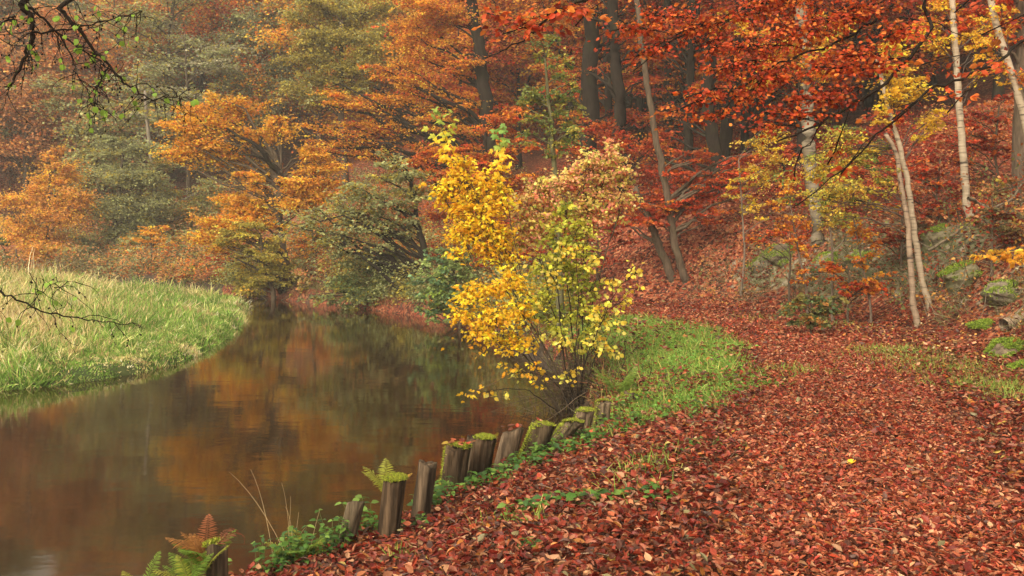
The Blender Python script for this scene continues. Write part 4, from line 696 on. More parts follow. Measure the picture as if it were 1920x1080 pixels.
# ------------------------------------------------------------------ the row of rotten posts along the water
def post(xb, yb, xt, yt, wpx, label, moss=0, side=0, leaves=0, col=(.14, .092, .055), Yf=None, depth=0., flare=1.04):
    Y = (Yf or 2.0 * F / (yb - HY)) + depth
    bt, tp = px(xb, yb, Y), px(xt, yt, Y); R = wpx * .48 * Y / F
    d = (tp - bt); bot = bt - d / max(d[2], .1) * (bt[2] + 1.25)
    e = empty('wooden_post', (bt[0], bt[1], bt[2]), label, 'post', 'rotten wooden posts along the river bank')
    S_, K = 40, 22; th = np.arange(S_) / S_ * 2 * math.pi; ph = U(0, 6, 4); g = MB(); V = []
    cracks = [(U(0, 6.28), U(.05, .14), U(.08, .34)) for _ in range(9)]
    for k in range(K):
        t = k / (K - 1); c = bot + (tp - bot) * t + np.array([math.sin(t * 5 + ph[0]), math.cos(t * 4 + ph[1]), 0]) * R * .07
        r = R * (flare + (1 - flare) * t) * (1 + .06 * np.sin(2 * th + ph[2]) + .05 * np.sin(3 * th + ph[3] + t * .8) + .07 * vnoise(th * 3 + ph[0] * 9, np.full(S_, t * 9.), 1.))
        for (a, wd_, dp) in cracks: r = r * (1 - dp * np.exp(-((np.angle(np.exp(1j * (th - a - .25 * math.sin(t * 3)))) / wd_) ** 2)))
        z = np.zeros(S_)
        if k == K - 1: z = R * .8 * (vnoise(th * 2.2 + ph[1] * 5, th * 0, 1.) - .5) + R * .12 * np.sin(th + ph[0])
        V.append(np.stack([c[0] + r * np.cos(th), c[1] + r * np.sin(th), c[2] + z], 1))
    top = V[-1]; cen = top.mean(0)
    V.append(cen + (top - cen) * .82 + np.array([0, 0, R * .03])); V.append(cen + (top - cen) * .4 - np.array([0, 0, R * .12]))
    V = np.concatenate(V); n = K + 2; i = np.arange(n - 1)[:, None] * S_; j = np.arange(S_)[None]; j2 = (j + 1) % S_
    L = np.stack([i + j, i + j2, i + S_ + j2, i + S_ + j], -1).reshape(-1)
    wet = ss(-.75, -.25, V[:, 2])[:, None] * .72 + .28; streak = (.25 + 1.5 * vnoise(np.repeat(th[None], n, 0).ravel() * 3 + ph[2] * 7, V[:, 2] * 1.8 + ph[3], 1.) ** 1.5)[:, None]
    C = .62 * np.array(col) * wet * streak; C[-2 * S_:] *= .8
    g.raw(V, L, np.full(len(L) // 4, 4), C, True); g.raw(V[-S_:], np.arange(S_), [S_], np.array(col) * .6)
    g.build('stake', M_POST, e)
    if moss or side:
        g = MB(); n = int(2600 * moss); a = U(0, 6.28, n); q = np.sqrt(U(0, 1.02, n))
        P_ = cen + np.stack([np.cos(a) * q * R, np.sin(a) * q * R, R * .13 * (1 - q ** 2) + .004 + 0 * q], 1); m_ = np.cos(a - ph[0]) * q > (.75 - 1.9 * min(moss, 1)) * .8 + .35 * (vnoise(P_[:, 0] + 3 * ph[0], P_[:, 1], R * .5) - .5)
        P_ = P_[m_]; up = np.stack([np.cos(a) * q * .9, np.sin(a) * q * .9, np.ones(n)], 1)[m_] + N(.35, (len(P_), 3))
        n2 = int(2200 * side); t = U(.45, 1.0, n2); aa = N(.55, n2) + math.pi * .93; c = bot + (tp - bot) * (1 - (1 - t) * 1.1)[:, None]; rr = R * 1.02
        P2 = c + np.stack([np.cos(aa) * rr, np.sin(aa) * rr, 0 * aa], 1); u2 = np.stack([np.cos(aa), np.sin(aa), .5 + 0 * aa], 1) + N(.4, (n2, 3))
        m_ = vnoise(aa * 2 + ph[1] * 5, P2[:, 2], .3) < .75; P_ = np.concatenate([P_, P2[m_]]); up = np.concatenate([up, u2[m_]]); n = len(P_)
        blade_inst(g, P_, up, U(.012, .030, n), np.full(n, .007), pick([(.28, .33, .03), (.17, .21, .022), (.38, .40, .05), (.22, .17, .04)], [3, 3, 2, 1], n) * np.exp(N(.2, n))[:, None])
        g.build('moss', M_GRASS, e)
    if leaves:
        n = leaves; a = U(0, 6.28, n); q = np.sqrt(U(0, 1, n)) * R * .95; P_ = cen + np.stack([np.cos(a) * q, np.sin(a) * q, R * .25 + U(0, .02, n)], 1); b_ = U(0, 6.28, n)
        LEAF_MB.inst(LITTER[0], P_, np.stack([np.cos(b_), np.sin(b_), N(.2, n)], 1), N(.4, (n, 3)) + np.array([0, 0, 1]), U(.05, .08, n), pick(LCOLS, LW, n) * 1.1)
    return e
post(407, 1090, 405, 1020, 44, 'dark stump nearest the camera, wrapped in ferns at the bottom edge', Yf=4.75, col=(.16, .11, .07), moss=.35)
post(650, 1012, 668, 940, 32, 'short split pale post overgrown by green plants, left of the moss-capped post', Yf=5.75, col=(.22, .165, .105))
post(728, 1020, 741, 896, 42, 'tall post with a bright yellow-green moss cap', moss=1.0)
post(786, 985, 804, 868, 37, 'clean-topped pale brown post leaning right, without moss', col=(.22, .155, .10))
post(849, 915, 860, 838, 50, 'thickest post, topped with red leaves and moss', moss=.55, side=.5, leaves=14)
post(875, 900, 888, 820, 24, 'thin dark post squeezed behind the thickest post and its right neighbour', depth=.25, col=(.12, .085, .055))
post(892, 900, 909, 820, 40, 'ribbed post just right of the thickest post, moss on part of its top', moss=.7)
post(948, 868, 962, 806, 38, 'dark post with brown leaves on top, midway along the row', col=(.20, .14, .09), leaves=8)
post(997, 855, 1020, 797, 46, 'broad leaning post with moss on its left top edge', moss=.5, side=.8, leaves=2, col=(.17, .12, .07))
post(1035, 838, 1075, 792, 40, 'strongly tilted post with a thick strip of moss down its side', moss=.5, side=1.2, col=(.20, .145, .09))
post(1082, 822, 1098, 770, 32, 'narrow post with a shaggy moss tuft, beside the strongly tilted post', moss=.9, side=.3, col=(.22, .155, .10))
post(1128, 800, 1132, 752, 28, 'last upright post of the row, half hidden in grass', moss=.4, side=.6, col=(.22, .16, .10))
post(1180, 772, 1186, 738, 40, 'low mossy stump on the grass past the end of the post row', moss=1.0, side=.8, col=(.18, .13, .08), Yf=10.6)

# ------------------------------------------------------------------ ferns and low plants
def frond(mb, base, az, L, col, arch=.6, wid=.24, curl=0., np_=30):
    t = np.linspace(0, 1, np_); d = np.array([math.cos(az), math.sin(az)]); el = 1.15 - arch * 1.7 * t - curl * t ** 3
    st = L / np_; P_ = [np.array(base, float)]
    for k in range(1, np_): P_.append(P_[-1] + st * np.array([d[0] * math.cos(el[k]), d[1] * math.cos(el[k]), math.sin(el[k])]))
    P_ = np.array(P_); mb.tubes(P_, np.linspace(.0035, .001, np_), 4, np.array(col) * .8)
    T_ = nrmz(np.gradient(P_, axis=0)); sd = np.array([-d[1], d[0], 0.]); nr = np.cross(sd, T_)
    k = np.arange(2, np_); ln = L * wid * np.sin(math.pi * np.clip(.18 + .82 * t[k], 0, 1)) ** .8 + .006
    for sg in (-1, 1):
        for o_ in (0,):
            Q = P_[k] + T_[k] * st * o_; xd = sd * sg + T_[k] * .5 + N(.10, (len(k), 3)) - np.array([0, 0, .25])
            mb.inst(LF, Q, xd, nr[k] * np.sign(nr[k][:, 2:3] + 1e-6) + N(.15, (len(k), 3)), np.stack([ln, L * .034 + 0 * ln, ln * .6], 1) * U(.85, 1.1, len(k))[:, None], np.array(col) * np.exp(N(.15, len(k)))[:, None])
def fern(label, base, fronds):
    mb = MB()
    for f_ in fronds: frond(mb, np.array(base) + N(.02, 3) * [1, 1, .3], *f_)
    return tag(mb.build('fern', M_LEAF), label, 'fern', 'ferns on the river bank')
FG, FY, FO, FB = (.18, .29, .04), (.36, .38, .06), (.42, .20, .06), (.20, .07, .03)
D = math.radians
q = px(385, 1062, 4.72)
fern('straggly fern hugging the nearest stump, green below and orange-brown above', q, [(D(U(150, 280)), U(.14, .26), FG, U(.5, .9)) for _ in range(9)] + [(D(U(90, 200)), U(.18, .28), FO, U(.2, .7)) for _ in range(7)] + [(D(U(-60, 60)), U(.18, .26), FG if _ % 2 else FY, U(.3, .6)) for _ in range(5)] + [(D(40), .36, FB, .2, .14, 2.6), (D(60), .30, FB, .1, .14, 2.2), (D(100), .28, (.34, .12, .05), .1)])
q = px(350, 1100, 4.6)
fern('yellow-green fern low at the bottom edge left of the nearest stump', q, [(D(U(40, 240)), U(.16, .26), FG if i % 3 else FY, U(.2, .7)) for i in range(9)])
fern('single upright fern frond at the bottom edge over dark water', px(262, 1110, 4.55), [(D(60), .20, FG, .15), (D(150), .14, FY, .4), (D(20), .12, FG, .5)])
q = hit_land(562, 1046); fern('spreading green fern on the bank between the nearest stump and the split pale post', q, [(D(U(0, 360)), U(.16, .30), FG if i % 3 else FY, U(.3, .8)) for i in range(13)])
q = px(728, 930, 6.15); fern('small yellowish fern behind the moss-capped post', q, [(D(U(90, 200)), U(.2, .3), FY, U(.3, .6)) for i in range(4)] + [(D(10), .24, (.55, .34, .06), .5)])
q = hit(1160, 745); fern('upright green fern by the low mossy stump', q, [(D(U(0, 360)), U(.35, .6), (.22, .32, .06), U(.25, .5)) for i in range(9)])
GCOL = [(.08, .18, .03), (.11, .23, .04), (.19, .31, .06), (.06, .13, .035)]
def plant(label, at, n, h, ls, spread, cols=GCOL, name='nettle', cat='plant', lv_=4):
    mb = MB(); at = np.array(at)
    for i in range(n):
        x, y = at[0] + N(spread), at[1] + N(spread * .8); b_ = np.array([x, y, h1(x, y)]); mb.tubes(np.array([[at[0], at[1], h1(at[0], at[1]) - .02], [x, y, b_[2] - .015], b_]), np.full(3, .0018), 3, (.10, .12, .05)); hh = h * U(.5, 1.15); tip = b_ + np.array([N(.3) * hh, N(.3) * hh, hh])
        t = np.linspace(0, 1, 4)[:, None]; mb.tubes(b_ + (tip - b_) * t, np.full(4, .0018), 3, (.14, .18, .05))
        m = lv_ * 2; tt = np.repeat(np.linspace(.3, 1, lv_), 2)[:, None]; a = U(0, 3.14) + np.arange(m) * math.pi + np.repeat(np.arange(lv_), 2) * 1.57
        mb.inst(leaf8(.30, .07, -.18), b_ + (tip - b_) * tt, np.stack([np.cos(a), np.sin(a), N(.25, m)], 1), N(.25, (m, 3)) + np.array([0, -.1, 1]), ls * U(.7, 1.2, m), pick(cols, [1] * len(cols), m) * np.exp(N(.15, m))[:, None])
    return tag(mb.build(name, M_LEAF), label, cat, 'green plants growing among the fallen leaves')
for (x, y, n, h, ls, sp, lab) in (
    (690, 1000, 12, .24, .055, .07, 'leafy green plant between the split pale post and the moss-capped post'),
    (560, 1030, 14, .22, .05, .10, 'dense green plant clump beside the spreading fern'),
    (640, 1025, 6, .2, .05, .05, 'small green plant in front of the split pale post'),
    (815, 955, 12, .20, .06, .07, 'green plant at the foot of the clean-topped pale post, right side'),
    (785, 995, 6, .10, .05, .07, 'low green sprigs in front of the clean-topped pale post'),
    (880, 915, 12, .14, .06, .12, 'green plant in front of the ribbed post'),
    (975, 880, 22, .12, .07, .15, 'big patch of dark green leaves in front of the post topped with brown leaves'),
    (1040, 858, 26, .13, .07, .15, 'thick green patch in front of the broad leaning post'),
    (1095, 835, 26, .14, .07, .16, 'green patch in front of the strongly tilted post'),
    (1150, 810, 24, .14, .07, .2, 'green patch by the last upright post'),
    (1225, 785, 12, .10, .06, .18, 'green patch where the leaf litter meets the grass verge'),
    (1125, 950, 6, .08, .10, .10, 'flat broad-leaved plant lying alone on the leaf litter'),
    (985, 970, 10, .10, .06, .12, 'sparse green weed in the litter, a step from the posts'),
    (1085, 945, 4, .08, .06, .06, 'tiny green seedling just left of the flat broad-leaved plant'),
    (1250, 850, 9, .09, .06, .16, 'loose green seedlings in the litter short of the grass verge'),
    (1315, 840, 4, .09, .06, .08, 'small green seedling right of the loose seedlings'),
    (1220, 940, 4, .07, .06, .07, 'little green sprout right of the flat broad-leaved plant'),
    (1000, 1035, 3, .07, .06, .06, 'lone green sprout near the bottom edge in the leaf litter'),
    (1345, 775, 12, .12, .05, .15, 'clover-like clump at the near tip of the grass verge'),
    (500, 1055, 10, .18, .045, .10, 'green weeds on the bank left of the spreading fern'),
    (605, 1010, 12, .20, .05, .08, 'leafy weeds on the bank edge left of the split pale post'),
    (520, 1010, 9, .22, .05, .08, 'bramble-like green shoots over the water behind the green weeds'),
    (845, 935, 8, .14, .05, .06, 'small green plant under the thickest post'),
    (925, 905, 12, .12, .06, .10, 'green leaves between the ribbed post and the post topped with brown leaves'),
    (1190, 770, 14, .2, .06, .15, 'leafy weeds around the low mossy stump'),
    (1500, 590, 12, .30, .07, .25, 'low green plant at the foot of the bank beside the amber bush')):
    plant(lab, hit_land(x, y), n, h, ls, sp)
# dry grass stalks over the water
g = MB(); q = hit_land(545, 1040)
for (x, y) in ((528, 905), (545, 930), (560, 960), (470, 880), (580, 985), (535, 950), (600, 955), (430, 885)):
    a = q + np.array([N(.04), N(.04), 0]); tp = px(x, y, q[1] + U(-.1, .5)); m_ = (a + tp) / 2 + np.array([.02, 0, .12]); t = np.linspace(0, 1, 8)[:, None]
    g.tubes((1 - t) ** 2 * a + 2 * t * (1 - t) * m_ + t * t * tp, np.linspace(.0015, .0006, 8), 4, (.5, .38, .2))
tag(g.build('dry_grass', M_GRASS), 'few thin dry straw stalks leaning over the water by the spreading fern', 'grass tuft')

# ------------------------------------------------------------------ overhanging branches of trees that stand just outside the frame
def wander(a, d, L, k=7, droop=.05, jit=.18):
    P_ = [np.array(a, float)]; d = nrmz(np.array(d, float))
    for i in range(k): d = nrmz(d + N(jit, 3) - np.array([0, 0, droop])); P_.append(P_[-1] + d * L / k)
    return np.array(P_)
Ya = 5.6
e = empty('alder_tree', (-3.9, 2.4, h1(-3.9, 2.4)), 'bare dark alder branches with few small green leaves hanging in at the top left corner', 'tree')
wd, lv = MB(), MB(); tk = smooth_line([(-3.9, 2.4, h1(-3.9, 2.4) - .2), (-3.85, 2.5, 1.5), (-3.7, 2.7, 3.2), (-3.6, 2.9, 5)], 4); wd.tubes(tk, np.linspace(.16, .09, len(tk)), 9, BK_D)
limbs = [([(-3.72, 2.65, 3.0)], [(20, -60), (38, 8), (58, 32), (62, 62), (56, 84), (44, 112), (28, 148), (10, 165)], .024), ([(-3.7, 2.7, 3.2)], [(85, -40), (110, 15), (140, 46), (172, 86), (205, 122), (232, 152), (262, 172), (286, 190)], .017),
         ([], [(58, 60), (100, 60), (138, 52), (170, 44), (205, 36), (240, 30), (268, 22)], .010), ([], [(44, 10), (75, 28), (110, 62), (150, 92), (185, 115), (215, 136)], .012), ([], [(205, 122), (190, 150), (180, 175), (178, 205), (176, 235)], .007), ([], [(110, 62), (135, 110), (145, 140), (165, 172), (170, 185)], .007), ([], [(286, 190), (310, 180), (330, 182), (345, 180)], .006), ([], [(28, 30), (10, 40), (-10, 60)], .010),
         ([(-3.85, 2.5, 1.35)], [(-90, 560), (-20, 540), (20, 556), (60, 575), (95, 588), (140, 596), (185, 602), (225, 606), (268, 610)], .009), ([], [(60, 575), (80, 545), (110, 530), (150, 532)], .004), ([], [(95, 588), (130, 560), (90, 530), (55, 512)], .003)]
for pre, pts_, r in limbs:
    P_ = smooth_line(np.vstack([np.array(p)[None] for p in pre] + [np.array([px(x, y, Ya + .0015 * x) for x, y in pts_])]), 4); P_[2:] += N(.006, (len(P_) - 2, 3)); wd.tubes(P_, np.linspace(r * (1.0 if pre else .75), r * .25, len(P_)), 6, BK_D)
    vis = [p for p in P_ if -60 < (p[0] / p[1] * F + HX) < 360]
    for p in vis[::1]:
        for _ in range(2 if pts_[0][1] < 300 else 1):
            if rng.random() > .62: continue
            tw = wander(p, (N(.6), N(.4), N(.5) - .25), U(.08, .34), 6, .12, .3); wd.tubes(tw, np.linspace(.003, .0012, len(tw)), 4, BK_D)
            for j in range(rng.integers(0, 4)):
                c = tw[rng.integers(2, len(tw))]; u_ = np.array([N(.5), N(.5), -1.])
                if rng.random() < (.40 if pts_[0][1] < 300 else .25): lv.inst(leaf8(.42, .05, -.1), c[None], u_[None], N(.5, (1, 3)) + np.array([[0, -.7, .3]]), np.array([U(.030, .052)]), np.array([(.30, .50, .06)]) * U(.6, 1.2))
                else: wd.inst(LF, np.repeat(c[None], 3, 0), np.repeat(u_[None], 3, 0), N(1, (3, 3)), np.full(3, .018), np.tile(BK_D, (3, 1)))
wd.build('branches', M_BARK, e); lv.build('leaves', M_LEAF, e)
# beech at the right, outside the frame
bx, by = 7.4, 6.2
e = empty('beech_tree', (bx, by, h1(bx, by)), 'nearest beech boughs with large red leaves sweeping down from the top right', 'tree'); wd, lv = MB(), MB()
tk = smooth_line([(bx, by, h1(bx, by) - .3), (bx - .05, by, 2), (bx - .2, by, 4), (bx - .3, by, 7)], 4); wd.tubes(tk, np.linspace(.30, .2, len(tk)), 12, BK_G)
def bough(pre, pts_, Y, r, blobs, size, dens, cols=[(.50, .08, .018), (.38, .045, .014), (.58, .17, .028), (.24, .03, .014)], w=[4, 3, 3, 1], r1=.3):
    P_ = smooth_line(np.vstack([np.array(pre, float).reshape(-1, 3), [px(x, y, Y + dy) for x, y, dy in pts_]]), 4); P_[3:] += N(.01, (len(P_) - 3, 3))
    wd.tubes(P_, np.linspace(r, r * r1, len(P_)), 7, BK_D)
    for b_ in B(Y, *blobs): grow(wd, lv, P_, 0, r * .5, [b_], LF, size, cols, w, BK_D, near=True, dens=dens, rs=1.75, up=.5, face=.3, flat=.35, per=9, twig_r=.0025, limbk=.5, scatter=.5, droop=.2)
bough([(bx - .2, by, 4.2), (5.6, 6.4, 4.4)], [(1790, -40, .2), (1745, 50, .2), (1690, 125, .1), (1630, 175, 0), (1570, 212, 0), (1520, 240, 0), (1460, 262, 0)], 6.4, .020, [(1600, 100, 44, 18), (1560, 130, 44, 18), (1640, 130, 36, 16), (1520, 190, 44, 16), (1470, 215, 44, 14), (1560, 180, 40, 16), (1430, 240, 34, 12), (1680, 70, 40, 18), (1500, 330, 30, 12, .3, .5), (1560, 300, 26, 10, .3, .4)], .033, .30)
bough([(bx - .2, by, 4.6), (5.4, 6.6, 4.7)], [(1740, -60, .3), (1690, 0, .2), (1620, 55, .1), (1540, 90, 0), (1460, 120, 0), (1390, 165, 0), (1330, 200, 0)], 6.6, .015, [(1560, 40, 50, 20), (1490, 60, 50, 20), (1420, 90, 50, 20), (1370, 130, 44, 18), (1320, 180, 40, 14), (1290, 205, 30, 10), (1450, 150, 44, 16), (1400, 190, 40, 14), (1350, 220, 30, 10), (1620, 20, 50, 18)], .033, .34)
bough([(bx - .25, by, 5.2), (5.2, 6.9, 5.1), (3.2, 7.1, 4.6)], [(1560, -70, .2), (1470, -20, .2), (1390, 20, .1), (1310, 50, 0), (1250, 85, 0), (1190, 130, 0)], 7, .015, [(1440, 10, 50, 18), (1370, 40, 50, 18), (1300, 60, 44, 18), (1250, 30, 44, 16), (1220, 100, 36, 14), (1180, 60, 40, 16), (1340, 95, 40, 14), (1500, 10, 44, 18)], .033, .30)
bough([(bx - .28, by, 5.8), (4.5, 7.2, 5.6), (2.2, 7.4, 4.6)], [(1180, -40, 0), (1110, -8, 0), (1060, 14, 0), (1030, 28, 0), (1005, 52, 0), (980, 78, 0), (940, 95, 0), (900, 110, 0)], 7.4, .022, [(1010, 40, 40, 12), (970, 60, 34, 12), (1060, 30, 36, 14), (940, 30, 34, 14), (1100, 40, 36, 14, 0, .6)], .06, .30, r1=.15)
bough([(bx - .2, by, 3.6), (6.2, 6.8, 3.8)], [(1960, 60, .4), (1880, 110, .3), (1800, 150, .2), (1740, 170, .1), (1660, 240, 0), (1600, 300, 0), (1545, 345, 0), (1480, 395, 0)], 7.2, .018, [(1690, 220, 30, 10, 0, .5), (1590, 320, 26, 10, 0, .4), (1840, 130, 36, 12, 0, .6), (1880, 60, 44, 20, .6, .6), (1760, 120, 44, 20, .6, .6), (1800, 200, 40, 16, .6, .5), (1720, 40, 44, 20, .3, .6), (1830, 20, 44, 20, .6, .6)], .06, .35, r1=.2)
wd.build('trunk', M_BARK, e); lv.build('crown', M_LEAF, e)
# sprig of a young beech standing outside the right edge
e = empty('beech_sapling', (6.25, 9.4, h1(6.25, 9.4)), 'orange-yellow beech sprig reaching in from the right edge above the mossy roots', 'sapling'); wd, lv = MB(), MB()
tk = smooth_line([(6.25, 9.4, h1(6.25, 9.4) - .1), (6.2, 9.4, 1.3), (6.15, 9.4, 2.6)], 4); wd.tubes(tk, np.linspace(.03, .01, len(tk)), 6, BK_B)
P_ = smooth_line(np.vstack([[(6.2, 9.4, 1.3)], [px(x, y, 9.3) for x, y in ((1960, 462), (1900, 470), (1850, 480), (1805, 485))]]), 4); wd.tubes(P_, np.linspace(.012, .003, len(P_)), 5, BK_B)
for b_ in B(9.3, (1905, 470, 26, 9), (1870, 478, 26, 7), (1835, 484, 22, 5), (1900, 488, 22, 6), (1925, 480, 20, 10)): grow(wd, lv, P_, 0, .004, [b_], LF, .06, [GOLD, ORG, (.75, .38, .03)], [2, 2, 1], BK_B, near=True, dens=.55, flat=.2, per=9, twig_r=.002)
wd.build('stem', M_BARK, e); lv.build('leaves', M_LEAF, e)

# ------------------------------------------------------------------ rocks, log, dead wood
import bmesh
from mathutils import noise as mn
def rock(label, x, y, rx, ry, name='rock', col=(.115, .092, .062), moss=.7, sink=.55):
    c = hit(x, y + ry * .6); k = c[1] / F; r = np.array([rx * k, rx * k * .8, ry * k * 1.3]); sd = U(0, 50)
    bm = bmesh.new(); bmesh.ops.create_icosphere(bm, subdivisions=5, radius=1)
    V = np.array([v.co[:] for v in bm.verts]); fc = np.array([[v.index for v in f.verts] for f in bm.faces]); bm.free()
    for q_ in range(14):
        n_ = nrmz(N(1, 3)); d_ = V @ n_; lim = U(.55, .85); V = V - n_ * np.maximum(d_ - lim, 0)[:, None] * .9
    nz = np.array([mn.fractal(Vector(v * 1.7 + sd), .9, 2.2, 5) for v in V]); V = V * (1 + .13 * nz)[:, None]
    lay_ = .05 * np.sin(V[:, 2] * 9 + 2 * nz); V[:, :2] *= (1 + lay_)[:, None]
    W = V * r + np.array([c[0], c[1] + r[1] * .5, c[2] + r[2] * (1 - 2 * sink) * .5])
    C = np.array(col) * (1 + .3 * nz)[:, None]
    mb = MB(); mb.raw(W, fc.ravel(), np.full(len(fc), 3), np.clip(C, .01, .9), True)
    e = empty(name, c, label, 'rock', 'rocks on the bank'); mb.build('stone', M_ROCK, e)
    n = int(5200 * moss); fcn = rng.integers(0, len(fc), n * 3); a_, b_, c_ = W[fc[fcn, 0]], W[fc[fcn, 1]], W[fc[fcn, 2]]; fn = nrmz(np.cross(b_ - a_, c_ - a_)); cc = (a_ + b_ + c_) / 3
    ok = (fn[:, 2] > .25) & (vnoise(cc[:, 0] * 1. + sd, cc[:, 1] + cc[:, 2], r[0] * .5) > .42); cc, fn = cc[ok][:n], fn[ok][:n]; n = len(cc)
    if n > 20:
        mb = MB(); blade_inst(mb, cc + N(.01, (n, 3)), fn + N(.4, (n, 3)), U(.02, .05, n), np.full(n, .014), pick([(.20, .30, .03), (.13, .19, .025), (.30, .36, .05)], [3, 2, 1.5], n) * np.exp(N(.2, n))[:, None]); mb.build('moss', M_GRASS, e)
    return e
rock('jagged grey rock of the ledge left of the pale old birch', 1478, 470, 46, 26)
rock('cracked dark rock of the ledge right below the pale old birch', 1560, 482, 40, 24, col=(.20, .17, .12))
rock('low rock at the left end of the ledge', 1432, 492, 30, 18, col=(.22, .19, .13), moss=.6)
rock('pale rounded rock of the ledge left of the close birch pair', 1628, 478, 46, 22, col=(.14, .112, .08))
rock('mossy rock face between the birch pair and the straight birch', 1775, 432, 40, 30, col=(.15, .13, .08), moss=.9)
rock('big green mossy rock below the straight white birch', 1820, 505, 52, 30, moss=1.2, col=(.17, .15, .09))
rock('pale bare rock slab at the right edge above the log', 1900, 540, 52, 22, col=(.17, .14, .10), moss=.5)
rock('bright green mossy root mound at the right edge below the log', 1895, 655, 44, 26, name='mossy_mound', moss=1.6, col=(.16, .12, .08))
rock('smaller green mossy hump at the very right edge nearest the camera', 1925, 690, 30, 16, name='mossy_mound', moss=1.4, col=(.16, .12, .08))
rock('flat mossy patch of stone left of the log', 1855, 608, 30, 9, name='mossy_mound', moss=1.5, col=(.16, .12, .08))
q = hit(1888, 622); g = MB(); P_ = np.array([q + np.array([-.05, 0, .10]), q + np.array([.25, .1, .16]), q + np.array([.7, .3, .3]), q + np.array([1.3, .6, .55])]); P_ = smooth_line(P_, 5); g.tubes(P_, .095 * (1 + .08 * np.sin(np.arange(len(P_)) * 1.7)), 14, (.26, .19, .13))
tag(g.build('log', M_POST), 'short cut log lying on the slope at the right edge', 'log')
for lab, pts_, r in (('bleached forked dead branch hanging on the bank right of the straight birch', [[(1815, 372), (1845, 385), (1870, 392), (1892, 380), (1915, 345)], [(1870, 392), (1868, 420), (1872, 445)], [(1845, 385), (1830, 400)]], .035),
                     ('long thin dead branch slanting down the bank to the right edge', [[(1700, 440), (1760, 470), (1830, 500), (1915, 545)], [(1830, 500), (1800, 560)]], .014),
                     ('dead pale bough lying across the bank below the broad grey trunk', [[(1740, 470), (1790, 440), (1840, 405), (1900, 372), (1940, 360)], [(1840, 405), (1880, 412)]], .028),
                     ('thin fallen twig arching left of the close birch pair', [[(1555, 480), (1580, 455), (1620, 448), (1650, 460)], [(1580, 455), (1590, 430)]], .016)):
    g = MB(); Yq = hit(pts_[0][len(pts_[0]) // 2][0], 450)[1] - .4
    for pl_ in pts_:
        P_ = smooth_line([px(x, y, Yq + N(.12)) for x, y in pl_], 5); P_[1:-1] += N(.015, (len(P_) - 2, 3)); g.tubes(P_, np.linspace(r, r * .45, len(P_)), 6, (.15, .115, .08))
    tag(g.build('fallen_branch', M_BARK), lab, 'branch', 'dead branches on the bank')
# brush growing all over the rocky bank
wd, lv = MB(), MB()
X, Y, f = scatter(2600, 3.5, 11.5, 11, 25, lambda X, Y, f: ss(.2, .6, f[2]) * ss(7, 3, f[2]) * (vnoise(X + 5, Y, 1.2) > .45)); X, Y = X[:420], Y[:420]; Z = height(X, Y)
for x, y, z in zip(X, Y, Z):
    t_ = wander((x, y, z - .03), (-.35 + N(.5), -.35 + N(.5), .8), U(.3, 1.5), 7, .06, .22); wd.tubes(t_, np.linspace(.007, .002, 8), 4, np.array((.16, .12, .085)) * U(.4, 1.3))
    if rng.random() < .6:
        n = rng.integers(8, 34); i_ = rng.integers(3, 8, n); c_ = np.array([[(.30, .05, .02), (.38, .12, .03), (.16, .17, .05), (.42, .22, .05)][rng.integers(4)]])
        lv.inst(LF, t_[i_] + N(.09, (n, 3)), N(1, (n, 3)), N(.6, (n, 3)) + np.array([0, -.2, .6]), U(.04, .08, n), c_ * np.exp(N(.25, n))[:, None])
bu = bpy.data.objects.new('undergrowth', None); COL.objects.link(bu); tag(bu, kind='stuff')
tag(wd.build('twigs', M_BARK, bu), kind='stuff'); tag(lv.build('leaves', M_LEAF, bu), kind='stuff')
# small litter: white scrap on the verge, pale splinter at the posts
q = hit(1395, 738); g = MB(); n = 7; V = np.array([[(i - 3) * .018 + N(.004), (j - 1.5) * .022 + N(.004), .012 + abs(N(.014))] for j in range(4) for i in range(n)]) + q
g.raw(V, np.array([[j * n + i, j * n + i + 1, (j + 1) * n + i + 1, (j + 1) * n + i] for j in range(3) for i in range(n - 1)]).ravel(), [4] * 18, (.75, .74, .70)); tag(g.build('paper_scrap', M_LITTER), 'small crumpled white scrap on the grass verge near its tip', 'litter')
g = MB(); P_ = smooth_line([px(745, 985, 5.95), px(752, 998, 5.95), px(768, 1010, 5.9)], 4); g.tubes(P_, np.linspace(.012, .022, len(P_)), 7, (.62, .52, .40)); tag(g.build('wood_splinter', M_POST), 'pale splinter of wood at the foot of the moss-capped post', 'wood')
for i in range(60):
    q = hit(U(600, 1900), U(640, 1070))
    if q[2] < -.6: continue
    LEAF_MB.tubes(wander(q + [0, 0, .035], (N(1), N(1), 0), U(.1, .35), 5, 0, .15), np.linspace(.004, .002, 6), 4, np.array((.28, .2, .13)) * U(.4, 1.3))
q = hit(1588, 882); LEAF_MB.inst(LITTER[0], q[None] + [[0, 0, .05]], np.array([[1., .3, .1]]), np.array([[.1, -.4, 1]]), np.array([.075]), np.array([(.9, .45, .02)]))
tag(LEAF_MB.build('fallen_leaves', M_LITTER), kind='stuff')
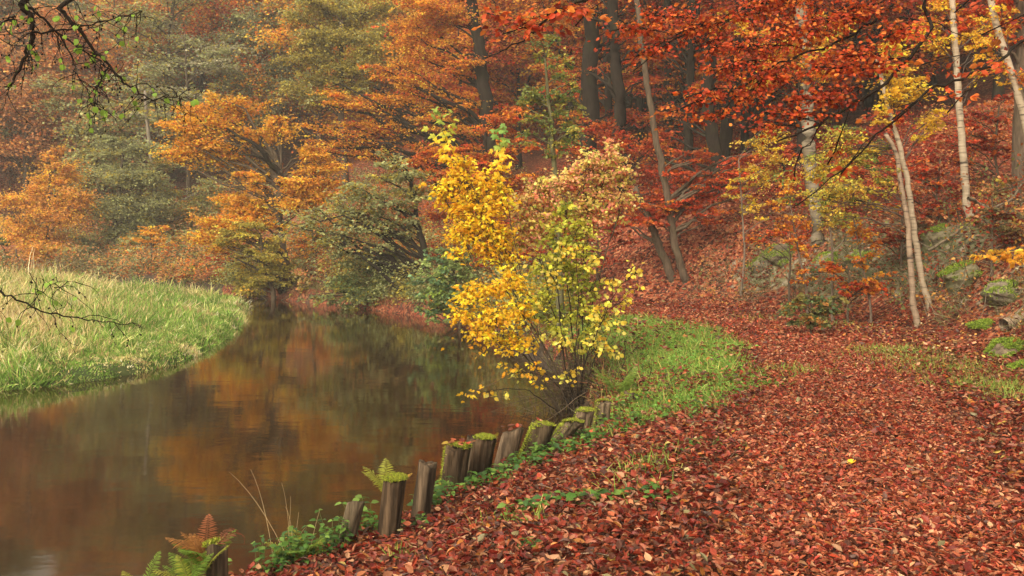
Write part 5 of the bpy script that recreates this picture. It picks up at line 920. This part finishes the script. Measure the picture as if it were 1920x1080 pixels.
# ------------------------------------------------------------------ light, air, camera
EL, AZ = math.radians(46), math.radians(-150)      # a bright overcast sky, brightest behind the camera's left shoulder
w = bpy.data.worlds.new('World'); S.world = w; w.use_nodes = True; nt = w.node_tree; nt.nodes.clear()
sk = nt.nodes.new('ShaderNodeTexSky'); sk.sky_type = 'NISHITA'; sk.sun_disc = False; sk.sun_elevation = EL; sk.sun_rotation = AZ; sk.dust_density = 3
hs = nt.nodes.new('ShaderNodeHueSaturation'); hs.inputs['Saturation'].default_value = .25
bg = nt.nodes.new('ShaderNodeBackground'); bg.inputs[1].default_value = .15; wo = nt.nodes.new('ShaderNodeOutputWorld')
nt.links.new(sk.outputs[0], hs.inputs['Color']); tn = nt.nodes.new('ShaderNodeMix'); tn.data_type = 'RGBA'; tn.blend_type = 'MULTIPLY'; tn.inputs[0].default_value = 1; tn.inputs[7].default_value = (1, .89, .70, 1)
nt.links.new(hs.outputs[0], tn.inputs[6]); nt.links.new(tn.outputs[2], bg.inputs[0]); nt.links.new(bg.outputs[0], wo.inputs[0])
sl = bpy.data.lights.new('sun', 'SUN'); sl.energy = .9; sl.use_shadow = True; sl.angle = math.radians(30); sl.color = (1, .90, .74)
so = bpy.data.objects.new('sun', sl); COL.objects.link(so)
dv = Vector((math.sin(AZ) * math.cos(EL), math.cos(AZ) * math.cos(EL), math.sin(EL))); so.rotation_euler = dv.to_track_quat('Z', 'Y').to_euler(); so.location = dv * 60
HAZE = .0012
if HAZE:
    m = bpy.data.materials.new('haze'); m.use_nodes = True; nt = m.node_tree; nt.nodes.clear()
    o = nt.nodes.new('ShaderNodeOutputMaterial'); v = nt.nodes.new('ShaderNodeVolumePrincipled'); v.inputs['Density'].default_value = HAZE; v.inputs['Color'].default_value = (.96, .92, .84, 1)
    nt.links.new(v.outputs[0], o.inputs['Volume'])
    x0, x1, y0, y1, z0, z1 = -705, 705, -405, 905, -6, float(HTOP) + 3
    V = [(x, y, z) for z in (z0, z1) for x, y in ((x0, y0), (x1, y0), (x1, y1), (x0, y1))]
    g = MB(); g.raw(V, [3, 2, 1, 0, 4, 5, 6, 7, 0, 1, 5, 4, 1, 2, 6, 5, 2, 3, 7, 6, 3, 0, 4, 7], [4] * 6, np.ones(3)); hz = tag(g.build('haze', m), kind='stuff')
cam = bpy.data.cameras.new('camera'); co = bpy.data.objects.new('camera', cam); COL.objects.link(co); S.camera = co
co.location = (0, 0, CZ); co.rotation_euler = (math.radians(90), 0, 0); cam.sensor_width = 36; cam.lens = 36 * F / 1920; cam.shift_y = -(540 - HY) / 1920; cam.clip_start = .05; cam.clip_end = 3000
S.view_settings.view_transform = 'Standard'; S.view_settings.look = 'None'; S.view_settings.exposure = 1.62; S.view_settings.gamma = 1
S.render.engine = 'CYCLES'; cy = S.cycles; cy.max_bounces = 8; cy.diffuse_bounces = 4; cy.glossy_bounces = 3; cy.transmission_bounces = 4; cy.volume_bounces = 0; cy.transparent_max_bounces = 4
